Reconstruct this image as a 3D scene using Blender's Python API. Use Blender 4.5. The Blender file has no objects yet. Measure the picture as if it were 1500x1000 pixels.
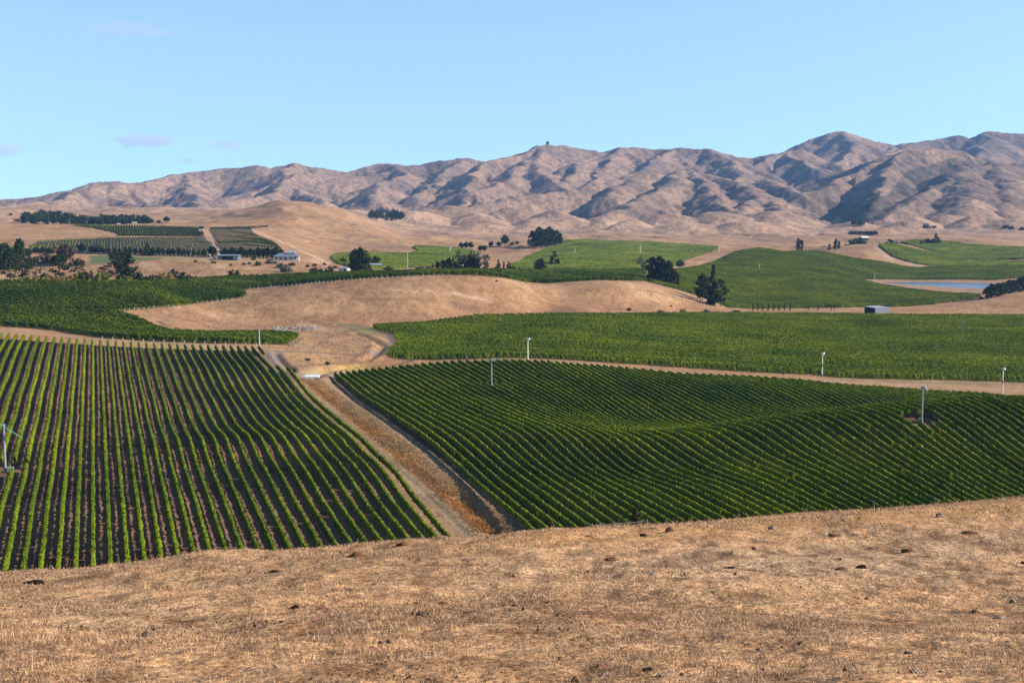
import bpy, math, random
import numpy as np
from mathutils import Vector, Matrix

# ------------------------------------------------------------------ camera, sky, sun, exposure
SC = bpy.context.scene
COL = SC.collection
CZ = 100.0                     # camera height above datum
FPX = 1900.0                   # focal length in pixels of a 1500 px wide picture
PITCH = math.atan(200.0 / FPX)
CP, SP = math.cos(PITCH), math.sin(PITCH)
cam_d = bpy.data.cameras.new('camera')
cam_d.sensor_width = 36.0
cam_d.lens = 36.0 * FPX / 1500.0
cam_d.clip_start = 0.3
cam_d.clip_end = 60000.0
cam = bpy.data.objects.new('camera', cam_d)
cam.location = (0, 0, CZ)
cam.rotation_euler = (math.pi / 2 - PITCH, 0, 0)
COL.objects.link(cam)
SC.camera = cam

SUN_AZ, SUN_EL = math.radians(93.0), math.radians(27.5)
world = bpy.data.worlds.new('World')
SC.world = world
world.use_nodes = True
wt = world.node_tree
sky = wt.nodes.new('ShaderNodeTexSky')
sky.sky_type = 'NISHITA'
sky.sun_disc = False
sky.sun_elevation = SUN_EL
sky.sun_rotation = SUN_AZ
sky.air_density = 1.1
sky.dust_density = 0.0
sky.ozone_density = 1.7
sky.altitude = 1500
# the clear, even sky of a dry day: the thick band right at the horizon is left out
_tc = wt.nodes.new('ShaderNodeTexCoord'); _ad = wt.nodes.new('ShaderNodeVectorMath'); _ad.operation = 'ADD'; _ad.inputs[1].default_value = (0, 0, 0.20)
_nm = wt.nodes.new('ShaderNodeVectorMath'); _nm.operation = 'NORMALIZE'
wt.links.new(_tc.outputs['Generated'], _ad.inputs[0]); wt.links.new(_ad.outputs[0], _nm.inputs[0]); wt.links.new(_nm.outputs[0], sky.inputs['Vector'])
bg = wt.nodes['Background']
bg.inputs['Strength'].default_value = 0.103
wt.links.new(sky.outputs['Color'], bg.inputs['Color'])
sd = Vector((math.cos(SUN_EL) * math.sin(SUN_AZ), math.cos(SUN_EL) * math.cos(SUN_AZ), math.sin(SUN_EL)))
sun_d = bpy.data.lights.new('sun', 'SUN')
sun_d.energy = 5.0
sun_d.angle = math.radians(0.5)
sun_d.color = (1.0, 0.9, 0.77)
sun = bpy.data.objects.new('sun', sun_d)
sun.rotation_euler = sd.to_track_quat('Z', 'Y').to_euler()
sun.location = (200, -100, 300)
COL.objects.link(sun)
SC.view_settings.view_transform = 'Standard'
SC.view_settings.look = 'None'
SC.view_settings.exposure = 1.5
SC.view_settings.gamma = 1.0
SC.view_settings.use_curve_mapping = False
SC.cycles.volume_bounces = 0
SC.cycles.max_bounces = 6
SC.cycles.transparent_max_bounces = 8

# ------------------------------------------------------------------ small maths
RNG = np.random.default_rng(7)

def unproj(px, py, Y):
    px = np.asarray(px, float); py = np.asarray(py, float); Y = np.asarray(Y, float)
    b = (500 - py) / FPX; a = (px - 750) / FPX
    t = Y / (CP + b * SP)
    return a * t, Y + 0 * t, CZ + t * (b * CP - SP)

def proj(x, y, z):
    dz = z - CZ
    d = np.maximum(y * CP - dz * SP, 1e-3)
    return 750 + FPX * x / d, 500 - FPX * (y * SP + dz * CP) / d

def _hash(ix, iy, seed):
    h = (ix.astype(np.int64) * 374761393 + iy.astype(np.int64) * 668265263 + seed * 1274126177) & 0x7fffffff
    h = ((h ^ (h >> 13)) * 1103515245) & 0x7fffffff
    h = (h ^ (h >> 16)) & 0xffff
    return h / 32767.5 - 1.0

def vnoise(x, y, seed=0):
    x0 = np.floor(x); y0 = np.floor(y)
    fx = x - x0; fy = y - y0
    ux = fx * fx * fx * (fx * (fx * 6 - 15) + 10); uy = fy * fy * fy * (fy * (fy * 6 - 15) + 10)
    a = _hash(x0, y0, seed); b = _hash(x0 + 1, y0, seed)
    c = _hash(x0, y0 + 1, seed); d = _hash(x0 + 1, y0 + 1, seed)
    return (a * (1 - ux) + b * ux) * (1 - uy) + (c * (1 - ux) + d * ux) * uy

def fbm(x, y, seed=0, octaves=4, gain=0.5):
    s = 0; amp = 1.0; f = 1.0
    for o in range(octaves):
        s = s + amp * vnoise(x * f + o * 17.3, y * f - o * 9.1, seed + o)
        amp *= gain; f *= 2.03
    return s

def pchip(x, y, q):
    x = np.asarray(x, float); y = np.asarray(y, float)
    h = np.diff(x); d = np.diff(y) / h
    m = np.zeros_like(y)
    w1 = 2 * h[1:] + h[:-1]; w2 = h[1:] + 2 * h[:-1]
    ok = d[:-1] * d[1:] > 0
    m[1:-1][ok] = (w1 + w2)[ok] / (w1[ok] / d[:-1][ok] + w2[ok] / d[1:][ok])
    m[0] = d[0]; m[-1] = d[-1]
    q = np.clip(q, x[0], x[-1])
    i = np.clip(np.searchsorted(x, q, side='right') - 1, 0, len(x) - 2)
    t = (q - x[i]) / h[i]
    t2 = t * t; t3 = t2 * t
    return (2*t3-3*t2+1)*y[i] + (t3-2*t2+t)*h[i]*m[i] + (-2*t3+3*t2)*y[i+1] + (t3-t2)*h[i]*m[i+1]

def inpoly(px, py, poly):
    r = np.zeros(px.shape, bool)
    n = len(poly); j = n - 1
    for i in range(n):
        xi, yi = poly[i]; xj, yj = poly[j]
        if yi != yj:
            r ^= ((yi > py) != (yj > py)) & (px < (xj - xi) * (py - yi) / (yj - yi) + xi)
        j = i
    return r

# ------------------------------------------------------------------ the lie of the land
# valley profiles: for columns of the view, (distance, picture row) of the ground
PROFILES = {
 -450: [(165,882),(270,650),(430,495),(470,485),(720,412),(800,408),(900,385),(1300,335),(1700,330),(2100,318)],
 0: [(186,840),(270,645),(440,491),(470,482),(540,458),(585,432),(660,413),(730,411),(800,404),(870,385),(960,368),(1050,353),(1300,331),(1500,333),(1750,325),(2100,316)],
 100: [(189,832),(275,645),(442,497),(475,488),(540,459),(590,433),(665,413),(735,411),(800,403),(870,383),(960,366),(1050,352),(1250,335),(1320,331),(1500,333),(1750,323),(2100,313)],
 200: [(192,824),(280,643),(443,503),(490,490),(545,464),(595,436),(670,415),(735,411),(800,403),(850,382),(920,372),(1000,358),(1300,331),(1350,329.5),(1600,332),(1800,322),(2100,308)],
 300: [(195,815),(285,643),(440,507),(500,492),(560,478),(610,452),(650,438),(700,418),(780,404),(840,381),(870,378),(950,370),(1280,333),(1500,326),(1800,316),(2100,310)],
 360: [(197,812),(287,640),(440,509),(480,500),(540,487),(585,478),(640,438),(690,428),(790,402),(845,382),(880,378),(1000,362),(1350,330),(1600,311),(1800,306),(2100,310)],
 430: [(200,808),(290,638),(438,518),(480,508),(540,489),(590,480),(640,428),(668,419),(720,409),(790,401),(850,385),(900,377),(1100,362),(1400,333),(1650,299),(1800,292.5),(1950,300),(2300,312)],
 500: [(202,803),(290,640),(430,546),(470,520),(540,492),(592,476),(640,430),(665,411),(720,402),(800,398),(850,393),(950,383),(1150,374),(1400,345),(1600,318),(1730,307),(1850,309),(2100,312)],
 600: [(203,800),(290,645),(420,538),(460,525),(520,505),(600,471),(640,425),(670,405),(720,399),(800,397),(900,393),(1100,375),(1300,365),(1550,353),(1750,346),(1900,349),(2100,335)],
 700: [(212,794),(290,640),(445,528),(480,521),(540,500),(625,467),(655,430),(685,404),(730,402),(820,396),(950,388),(1250,376),(1400,372.5),(1490,361.5),(1620,357.5),(1800,352),(2100,340)],
 800: [(215,778),(290,640),(448,530),(490,523),(560,490),(640,461),(672,432),(695,419),(730,414.5),(770,411),(850,402),(1000,388),(1300,371.5),(1400,363),(1650,354),(1800,352.5),(2100,343)],
 900: [(219,774),(300,655),(350,610),(440,540),(480,533),(560,495),(680,458),(708,425),(728,413),(770,410),(850,402),(1000,388),(1400,363),(1700,351.5),(1900,349),(2100,341)],
 1000: [(222,768),(300,653),(350,608),(432,550),(470,542),(560,500),(720,458),(745,440),(765,430),(800,423),(860,408),(1000,392),(1300,374),(1600,361),(1750,354),(2100,343)],
 1100: [(227,762),(290,655),(345,610),(430,554),(465,547),(560,505),(730,458),(790,455),(830,448),(1000,405),(1200,378),(1330,365),(1500,366),(1750,358),(2100,345)],
 1200: [(232,755),(285,655),(325,622),(375,592),(430,563),(465,552),(560,510),(735,458),(800,452),(830,448),(1000,412),(1200,385),(1350,372),(1450,369),(1600,364),(1800,350),(2100,343)],
 1300: [(238,747),(290,645),(320,618),(380,597),(430,570),(465,554),(560,512),(740,459),(800,452),(840,447),(980,426),(1060,417),(1120,413),(1250,395),(1370,370),(1430,357),(1520,359),(1700,354),(2100,342)],
 1400: [(245,740),(300,630),(322,612),(350,605),(425,579),(465,557),(560,513),(745,460),(800,453),(860,438),(1000,427),(1060,421),(1120,414),(1300,394),(1500,368),(1620,353),(1800,349),(2100,343)],
 1500: [(253,733),(310,612),(335,599),(360,596),(420,584),(465,558),(560,515),(750,461),(800,452),(850,429),(880,428),(950,430),(1060,420),(1120,413),(1300,390),(1550,362),(1700,358),(2100,345)],
 1950: [(280,700),(320,600),(400,590),(420,588),(470,556),(560,515),(750,458),(800,445),(860,400),(1000,395),(1300,370),(2100,335)],
}
CREST = [(-450,868),(0,838),(300,813),(600,796),(690,791),(760,780),(940,772.5),(1100,759.5),(1300,746.5),(1500,731),(1950,693)]
NODES = sorted(PROFILES)
GA = 25.0                                       # the sheet is a fan whose apex lies behind the viewer
S_MAX, NS = 0.66, 1000
S = np.linspace(-S_MAX, S_MAX, NS)
YR = np.unique(np.concatenate([np.geomspace(1.5, 100, 150), np.geomspace(100, 2000, 640), np.arange(2000, 6600, 9.0), np.arange(6600, 9001, 150.0)]))
NY = len(YR)

def column_profile(px):
    cy = np.interp(px, [c[0] for c in CREST], [c[1] for c in CREST])
    cY = np.interp(px, [0, 700, 1500], [46, 50, 60])
    sl = (cy - 300) / FPX
    z = lambda Y, py: float(unproj(px, py, Y)[2])
    first = PROFILES[px][0]
    Ys = [1.5, 6, 12, 26, cY, cY * 1.45, 100, 135, first[0] - 14]
    y12 = 1000 + (60 if px < 0 else 0)
    z12 = z(12, y12)
    zc = z(cY, cy)
    zs = [CZ - 2.1, CZ - 3.2, z12, z12 + (zc - z12) * 0.40, zc,
          z(cY * 1.45, cy) - 0.75, z(100, cy) - 2.6, z(135, cy) - 6.0, z(*first) - 0.4]
    for Y, py in PROFILES[px]:
        Ys.append(Y); zs.append(z(Y, py))
    Ys += [2600, 9000]; zs += [max(zs[-1], CZ - 48) + 2, CZ - 44]
    return np.array(Ys), np.array(zs)

def base_heights():
    zc = np.array([pchip(*column_profile(p), YR) for p in NODES])        # nodes x rows
    Z = np.zeros((NY, NS))
    npx = np.array(NODES, float)
    for r in range(NY):
        d = YR[r] * CP - (zc[:, r] - CZ) * SP
        xn = (npx - 750) / FPX * d
        Z[r] = pchip(xn, zc[:, r], S * (YR[r] + GA))
    return Z
Z = base_heights()
# even the sheet out sideways, so that no column of the survey shows
def smooth_cols(a, sig):
    n = int(sig * 3); k = np.exp(-0.5 * (np.arange(-n, n + 1) / sig) ** 2); k /= k.sum()
    p = np.pad(a, ((0, 0), (n, n)), mode='edge')
    out = np.zeros_like(a)
    for i in range(2 * n + 1): out += k[i] * p[:, i:i + a.shape[1]]
    return out
_wn = np.clip((480 - YR) / 60, 0, 1)[:, None] * np.clip((YR - 120) / 40, 0, 1)[:, None]
Z = Z * (1 - _wn) + smooth_cols(Z, 22) * _wn
_wf = np.clip((YR - 480) / 60, 0, 1)[:, None]
Z = Z * (1 - _wf) + smooth_cols(Z, 8) * _wf
GX = S[None, :] * (YR[:, None] + GA)
GY = np.repeat(YR[:, None], NS, 1)
# roll of the land
w = np.clip((GY - 60) / 150, 0, 1)
Z += w * 0.55 * fbm(GX / 55, GY / 55, 3, 3)
# swells and hollows of the two near blocks
def swell(px, py, Y, amp, sx, sy, rot=0.0):
    global Z
    cx, cy, _ = (float(v) for v in unproj(px, py, Y))
    c, s_ = math.cos(rot), math.sin(rot)
    u = (GX - cx) * c + (GY - cy) * s_; v = -(GX - cx) * s_ + (GY - cy) * c
    Z = Z + amp * np.exp(-(u / sx) ** 2 - (v / sy) ** 2)
for a in ((1130,648,292,3.4,48,19,.1),(1400,625,312,3.8,44,21,.1),(1060,600,345,-3.2,45,24,-.15),(1300,592,372,-3.4,50,20,-.1),(760,540,425,1.4,26,26,0),
          (330,665,268,1.5,28,12,.3),(120,600,300,-1.0,40,16,.1),(60,760,215,.8,26,14,.2),(230,560,345,-.9,45,18,.1),(560,700,250,1.0,20,14,.4),(880,690,265,-1.2,40,18,.2),
          (803,438,668,-4.5,13,34,-.25),(716,425,665,2.0,24,30,0),(900,428,700,1.2,26,24,0),(1272,366,1370,5.0,42,50,0)):
    swell(*a)
w2 = np.clip((GY - 560) / 80, 0, 1) * np.clip((3000 - GY) / 600, 0, 1)
Z += w2 * 0.9 * fbm(GX / 60, GY / 60, 11, 4)
w3 = np.clip((GY - 1150) / 500, 0, 1) * np.clip((3200 - GY) / 600, 0, 1)
Z += w3 * (2.6 - 7.5 * np.abs(fbm((GX + .3 * GY) / 120, GY / 190, 13, 4)) + 1.2 * fbm(GX / 40, GY / 60, 15, 3))
nearw = np.clip((70 - GY) / 20, 0, 1)
Z += nearw * (0.16 * fbm(GX / 5, GY / 5, 21, 3) + 0.035 * fbm(GX / .7, GY / .7, 25, 3))

def height(x, y, grid=None):
    g = Z if grid is None else grid
    x = np.asarray(x, float); y = np.asarray(y, float)
    s = np.clip((x / (y + GA) + S_MAX) / (2 * S_MAX) * (NS - 1), 0, NS - 1.001)
    yy = np.clip(y, YR[0], YR[-1] - 1e-3)
    r = np.clip(np.searchsorted(YR, yy, side='right') - 1, 0, NY - 2)
    t = (yy - YR[r]) / (YR[r + 1] - YR[r])
    c = s.astype(int); f = s - c
    return (g[r, c] * (1 - f) + g[r, c + 1] * f) * (1 - t) + (g[r + 1, c] * (1 - f) + g[r + 1, c + 1] * f) * t

def ground_at(px, py, ymin=8.0, ymax=6500.0):
    """first point of the ground met by a line of sight, beyond ymin"""
    Ys = np.geomspace(ymin, ymax, 1400)
    x, y, z = unproj(px, py, Ys)
    below = z < height(x, y)
    k = np.argmax(below) if below.any() else len(Ys) - 1
    Yb = Ys[k]
    if k > 0:
        fine = np.linspace(Ys[k - 1], Ys[k], 30)
        x, y, z = unproj(px, py, fine)
        b2 = z < height(x, y)
        Yb = fine[np.argmax(b2)] if b2.any() else Yb
    x, y, z = unproj(px, py, Yb)
    return float(x), float(y), float(height(x, y))
# ------------------------------------------------------------------ ranges: ridges and spurs
prnd = random.Random(5)
RIDGE = []            # segments (x0,y0,z0,x1,y1,z1,k,round)

def world_line(pts):
    return [tuple(float(v) for v in unproj(px, py, Y)) for px, py, Y in pts]

def resample(line, step):
    out = [line[0]]
    for a, b in zip(line, line[1:]):
        L = math.hypot(b[0] - a[0], b[1] - a[1])
        n = max(1, int(L / step))
        for i in range(1, n + 1):
            t = i / n
            out.append(tuple(a[j] + (b[j] - a[j]) * t for j in range(3)))
    return out

def add_ridge(line, k, rnd):
    for a, b in zip(line, line[1:]):
        RIDGE.append((*a, *b, k, rnd))

def floor_z(x, y):
    return float(height(x, y))

def spur(p, ang, length, z_end, k, rnd, step=60, wob=0.26, power=1.2, bump=6):
    """a spur that runs down from p; ang is the heading from -Y (towards the viewer), positive to the right"""
    pts = [p]; n = max(2, int(length / step)); a = ang; x, y = p[0], p[1]
    ph = prnd.uniform(0, 6.3)
    for i in range(1, n + 1):
        a += prnd.uniform(-wob, wob); a += (ang - a) * 0.25
        x += math.sin(a) * step; y -= math.cos(a) * step
        t = i / n
        z = z_end + (p[2] - z_end) * (1 - t) ** power + bump * math.sin(ph + i * 0.9) * (1 - t)
        pts.append((x, y, min(z, pts[-1][2] + 3)))
    add_ridge(pts, k, rnd)
    return pts

def ribs(line, k, rnd, gap, length, drop, depth=1, spread=(0.6, 1.15)):
    acc = 0
    side = prnd.choice((-1, 1))
    for a, b in zip(line, line[1:]):
        L = math.hypot(b[0] - a[0], b[1] - a[1])
        acc += L
        if acc < gap * prnd.uniform(.75, 1.25):
            continue
        acc = 0
        side = -side
        head = math.atan2(b[0] - a[0], -(b[1] - a[1]))
        ang = head + side * prnd.uniform(*spread)
        ln = length * prnd.uniform(.6, 1.3)
        z_end = b[2] - drop * ln * prnd.uniform(.8, 1.2)
        s = spur((b[0], b[1], b[2] - 1.5), ang, ln, z_end, k * prnd.uniform(.95, 1.2), rnd, step=max(14, ln / 6), wob=.2, power=1.0, bump=2)
        if depth > 1:
            ribs(s, k * 1.05, rnd * .6, gap * .42, length * .42, drop * 1.1, depth - 1, spread)

def range_of(crest, gap, length, k=0.5, z_foot=CZ - 42, bias=-0.2, fan=0.45, rnd=14, sub=3):
    line = resample(world_line(crest), 45)
    line = [(x, y + prnd.uniform(-14, 14), z + prnd.uniform(-2, 1)) for x, y, z in line]
    add_ridge(line, k, rnd)
    acc = gap * .6
    for a, b in zip(line, line[1:]):
        acc += math.hypot(b[0] - a[0], b[1] - a[1])
        if acc >= gap * prnd.uniform(.7, 1.3):
            acc = 0
            ang = bias + prnd.uniform(-fan, fan)
            if b[0] < -1350: ang = .35 + .25 * abs(ang)
            elif b[0] < -700: ang = .12 + .3 * ang
            ln = length * prnd.uniform(.65, 1.2)
            s = spur((b[0], b[1], b[2] - 3), ang, ln, z_foot + prnd.uniform(-6, 26), k * prnd.uniform(.9, 1.1), rnd)
            ribs(s, k * 1.05, rnd * .55, 150, 250, .36, sub - 1)

def man_spur(pts, k=0.58, rnd=8, gap=80, length=190, drop=.36, sub=2):
    line = resample(world_line(pts), 40)
    line = [(x + prnd.uniform(-7, 7), y + prnd.uniform(-7, 7), z + prnd.uniform(-2, 2)) for x, y, z in line]
    add_ridge(line, k, rnd)
    ribs(line, k * 1.05, rnd * .55, gap, length, drop, sub)

# the skyline
range_of([(-420,304,4700),(-200,300,4700),(0,292,4600),(55,287,4600),(112,276,4700),(200,268,4800),(270,252,4800),(330,247,4900),(380,243,4900),(400,246,4900),
          (435,239,4900),(470,245,4900),(505,251,4900),(548,241,5000),(572,239,5000),(592,243,5000),(640,236,5000),(681,231,5000),
          (706,236,5000),(750,229,4950),(800,211,4900),(850,217,4950),(885,223,5000),(908,215,5000),(960,218,5050),(1000,216,5050),
          (1040,218,5050),(1068,226,5100),(1097,232,5100),(1150,222,5050),(1170,219,5100)], 400, 2100, k=.58, bias=-.35, rnd=9)
range_of([(1040,262,5600),(1110,245,5600),(1165,220,5600),(1188,203,5600),(1212,195,5600),(1235,193,5600),(1265,202,5600),(1306,212,5600),(1335,209,5600),(1380,203,5700),
          (1408,197,5700),(1424,202,5700),(1450,192,5700),(1500,195,5700),(1620,188,5700),(1800,200,5700),(1950,215,5700)], 360, 1900, k=.58, bias=-.4, rnd=10)
man_spur([(112,276,5000),(132,267,5100),(165,265.5,5100),(200,268,5000)], rnd=25, gap=300, length=80)
# the spurs that catch the light
man_spur([(435,240,4880),(405,250,4700),(425,268,4350),(447,283,4050),(470,292,3800)])
man_spur([(272,253,4780),(272,272,4400),(286,295,3900),(300,306,3550)], gap=130, length=120)
man_spur([(572,240,4980),(596,252,4750),(560,268,4300),(548,285,3900)])
man_spur([(681,232,4980),(655,251,4700),(640,268,4350),(668,284,4000),(690,292,3750)])
man_spur([(655,251,4700),(632,268,4400),(612,285,4000)])
man_spur([(800,212,4880),(783,231,4600),(758,247,4300),(735,266,3950),(700,280,3700)])
man_spur([(783,231,4600),(790,250,4250),(826,274,3800)])
man_spur([(885,224,4980),(848,234,4650),(846,250,4300),(820,270,3900)])
man_spur([(908,216,4980),(897,234,4650),(872,258,4250),(866,270,4000)])
man_spur([(985,217,5030),(955,237,4650),(925,258,4200)])
man_spur([(1040,219,5030),(1080,240,4600),(1085,258,4350),(1064,267,4150)])
man_spur([(1150,223,5030),(1180,240,4700),(1215,255,4500),(1240,262,4400)])
man_spur([(1235,194,5580),(1250,208,5300),(1240,226,5000),(1225,240,4800)])
man_spur([(1306,213,5580),(1290,232,5200),(1262,246,4900)])
# the lower front range in the middle, and its gullies
man_spur([(690,302,3150),(735,291,3300),(780,285,3400),(830,279,3500),(880,268,3700),(930,257,3900),(1000,247,4050),(1050,256,3950),(1090,268,3700)], rnd=20, gap=120, length=300, drop=.28)
for a in ([(1000,248,4020),(985,266,3600),(945,287,3250),(905,306,2950),(878,318,2800)],
          [(1020,251,3980),(1040,275,3500),(1060,300,3050),(1075,312,2800)],
          [(930,258,3880),(905,275,3500),(890,290,3250)],
          [(1090,268,3700),(1115,284,3350),(1140,299,3050),(1160,310,2850)],
          [(1120,262,4000),(1160,275,3700),(1182,288,3450)],
          [(1125,281,3400),(1105,292,3150),(1092,302,2950)]):
    man_spur(a, rnd=16, gap=90, length=180, drop=.33)
# the big bluff on the right with its shaded side, and the sunny spur before it
man_spur([(1178,276,4100),(1210,265,4000),(1240,248,3900),(1290,229,3850),(1325,220,3850),(1370,218,3900),(1405,219,3900),(1440,236,3900),(1520,240,3950),(1640,225,4000),(1800,235,4000),(1950,250,4000)], k=.56, rnd=12, gap=100, length=240)
man_spur([(1290,231,3850),(1257,252,3700),(1215,271,3500),(1174,286,3300)], k=.6, gap=200, length=120)
man_spur([(1325,220,3840),(1304,245,3600),(1299,262,3350),(1292,290,3000),(1276,326,2700)], k=.66, rnd=7, gap=260, length=90, sub=1)
man_spur([(1455,238,3850),(1405,252,3500),(1365,274,3200),(1325,298,2900),(1298,318,2700)], k=.56, rnd=9, gap=220, length=120, sub=1)
man_spur([(1455,238,3850),(1475,262,3400),(1468,290,3000),(1490,318,2700)], k=.45, rnd=20)
man_spur([(1405,252,3500),(1420,280,3050),(1410,308,2700)], k=.42, rnd=24)
man_spur([(1560,245,3850),(1580,285,3100),(1560,318,2700)], k=.45, rnd=20)
man_spur([(1560,245,3850),(1700,270,3300),(1740,310,2800)], k=.45, rnd=20)
# the smooth downs at the foot
def down(px, py, Y, k, rnd, lean, run, fall=.2, rib=70):
    if px > 480: py -= 4; k *= 1.35; rnd *= .7; fall *= 1.12
    x, y, z = (float(v) for v in unproj(px, py, Y))
    line = [(x - math.sin(lean) * run * .5, y + math.cos(lean) * run * .5, z - 2), (x, y, z)]
    for i in range(1, 6):
        line.append((x + math.sin(lean) * run * i / 3 + prnd.uniform(-6, 6), y - math.cos(lean) * run * i / 3, z - fall * run * i / 3 * (1.1 - i * .06)))
    line = resample(line, 30)
    add_ridge(line, k, rnd)
    ribs(line, k * 1.05, rnd * .5, rib, rib * 1.3, fall * 1.25, 1)

for args in [(645,304,2750,.34,26,-.5,130),(700,316,2500,.3,30,.5,110),(602,312,2450,.34,20,-.7,90),(560,326,2250,.26,30,-.3,70),(750,308,2800,.36,18,-.7,60),
             (810,311,2700,.36,18,-.7,60),(833,322,2400,.34,16,-.8,45),(883,325,2400,.3,22,-.6,90),(933,325,2350,.36,12,-.9,40),(770,331,2250,.26,26,-.5,70),
             (690,331,2200,.26,26,-.6,70),(610,336,2120,.24,26,-.4,60),(985,316,2600,.26,30,-.3,80),(1060,314,2600,.26,36,-.5,90),(1130,312,2600,.26,36,-.2,90),
             (1010,329,2250,.2,36,-.4,60),(1100,328,2250,.2,40,-.3,60),(1245,326,2500,.3,20,-.4,60),(1335,322,2450,.28,26,-.6,90),
             (1390,318,2550,.28,26,-.2,90),(1445,320,2450,.28,26,-.5,90),(1500,322,2400,.26,26,-.4,90),(1600,320,2450,.26,30,-.3,90),(1312,338,2050,.3,14,-.9,40),
             (60,300,2600,.24,40,-.3,110),(150,302,2650,.24,40,.3,110),(225,303,2700,.26,36,-.4,100),(-100,300,2450,.24,40,0,110),(330,304,2600,.28,30,-.5,90),
             (12,306,2000,.3,40,.7,60,.3),(-80,298,2000,.28,50,.3,80),(420,306,2500,.28,30,.3,90),(520,310,2500,.3,26,-.3,80)]:
    down(*args)

# raise the sheet to the ridges
r0 = int(np.searchsorted(YR, 1750.0))
MX = GX[r0:]; MY = GY[r0:]
warp = 16 * fbm(MX / 120, MY / 120, 31, 3); warp2 = 16 * fbm(MX / 120, MY / 120, 41, 3)
XW = MX + warp; YW = MY + warp2
M = np.full(MX.shape, -1e3)
yrow = YR[r0:]
for (x0, y0, z0, x1, y1, z1, k, rnd) in RIDGE:
    reach = min(900.0, max(120.0, (max(z0, z1) - (CZ - 60)) / k + 40))
    ra = max(0, np.searchsorted(yrow, min(y0, y1) - reach) - 1); rb = min(len(yrow), np.searchsorted(yrow, max(y0, y1) + reach) + 1)
    if rb <= ra: continue
    xs = (min(x0, x1) - reach, max(x0, x1) + reach)
    ya, yb = yrow[ra] + GA, yrow[min(rb, len(yrow) - 1)] + GA
    sa = min(xs[0] / ya, xs[0] / yb); sb = max(xs[1] / ya, xs[1] / yb)
    ca = max(0, int((sa + S_MAX) / (2 * S_MAX) * (NS - 1)) - 1); cb = min(NS, int((sb + S_MAX) / (2 * S_MAX) * (NS - 1)) + 2)
    if cb <= ca: continue
    X = XW[ra:rb, ca:cb]; Y = YW[ra:rb, ca:cb]
    dx, dy = x1 - x0, y1 - y0
    L2 = dx * dx + dy * dy + 1e-6
    t = np.clip(((X - x0) * dx + (Y - y0) * dy) / L2, 0, 1)
    d = np.hypot(X - x0 - t * dx, Y - y0 - t * dy)
    h = z0 + t * (z1 - z0) - k * (np.sqrt(d * d + rnd * rnd) - rnd)
    np.maximum(M[ra:rb, ca:cb], h, out=M[ra:rb, ca:cb])
rough = np.clip((MY - 2300) / 600, 0, 1)
M += rough * (2.2 * fbm(MX / 50, MY / 50, 51, 4, .55) + .9 * fbm(MX / 14, MY / 20, 57, 3, .6) - 2.6 * np.abs(fbm(MX / 38, MY / 70, 61, 4, .6)))
B = Z[r0:]
sm = 10.0                                        # soft join of range and valley
hh = np.clip(0.5 + 0.5 * (M - B) / sm, 0, 1)
Z[r0:] = B * (1 - hh) + M * hh + sm * hh * (1 - hh) * .5 * (np.abs(M - B) < sm)
ISRANGE = np.zeros_like(Z); ISRANGE[r0:] = hh
def mesh_from(name, verts, faces_flat, loop_tot, mat=None, parent=None, smooth=False, link=True):
    me = bpy.data.meshes.new(name)
    verts = np.asarray(verts, np.float32).reshape(-1, 3)
    me.vertices.add(len(verts)); me.vertices.foreach_set('co', verts.ravel())
    ff = np.asarray(faces_flat, np.int32).ravel()
    if np.isscalar(loop_tot):
        n = len(ff) // loop_tot
        tot = np.full(n, loop_tot, np.int32)
    else:
        tot = np.asarray(loop_tot, np.int32); n = len(tot)
    me.loops.add(len(ff)); me.loops.foreach_set('vertex_index', ff)
    me.polygons.add(n)
    st = np.zeros(n, np.int32); st[1:] = np.cumsum(tot)[:-1]
    me.polygons.foreach_set('loop_start', st)
    me.polygons.foreach_set('loop_total', tot)
    me.polygons.foreach_set('use_smooth', np.full(n, smooth, bool))
    me.update(calc_edges=True)
    if mat is not None:
        me.materials.append(mat)
    o = bpy.data.objects.new(name, me)
    if link: COL.objects.link(o)
    if parent is not None: o.parent = parent
    return o

def grid_faces(nr, nc):
    i = np.arange(nr - 1)[:, None] * nc + np.arange(nc - 1)[None, :]
    return np.stack([i, i + 1, i + nc + 1, i + nc], -1).reshape(-1, 4)
# ------------------------------------------------------------------ ditch, pond
def smoothpoly(pts, n=8):
    out = []
    for a, b in zip(pts, pts[1:]):
        for i in range(n): out.append((a[0] + (b[0] - a[0]) * i / n, a[1] + (b[1] - a[1]) * i / n))
    out.append(pts[-1])
    return out
DITCH_PX = smoothpoly([(452, 556), (487, 584), (525, 612), (560, 640), (600, 672), (645, 708), (690, 745), (740, 788), (790, 835)], 5)
DITCH = np.array([ground_at(px, py, 175 if py > 740 else 120) for px, py in DITCH_PX if py < 786])
def dist_line(X, Y, L):
    best = np.full(X.shape, 1e9)
    for a, b in zip(L, L[1:]):
        dx, dy = b[0] - a[0], b[1] - a[1]
        t = np.clip(((X - a[0]) * dx + (Y - a[1]) * dy) / (dx * dx + dy * dy + 1e-9), 0, 1)
        best = np.minimum(best, np.hypot(X - a[0] - t * dx, Y - a[1] - t * dy))
    return best
ra, rb = np.searchsorted(YR, 150), np.searchsorted(YR, 470)
DD = np.full(Z.shape, 1e3)
DD[ra:rb] = dist_line(GX[ra:rb], GY[ra:rb], DITCH)
Z -= .75 * np.exp(-(DD / 1.9) ** 2) * (0.8 + 0.35 * vnoise(GX / 9, GY / 9, 77))
Z += 0.35 * np.exp(-((DD - 4) / 1.6) ** 2)
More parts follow.
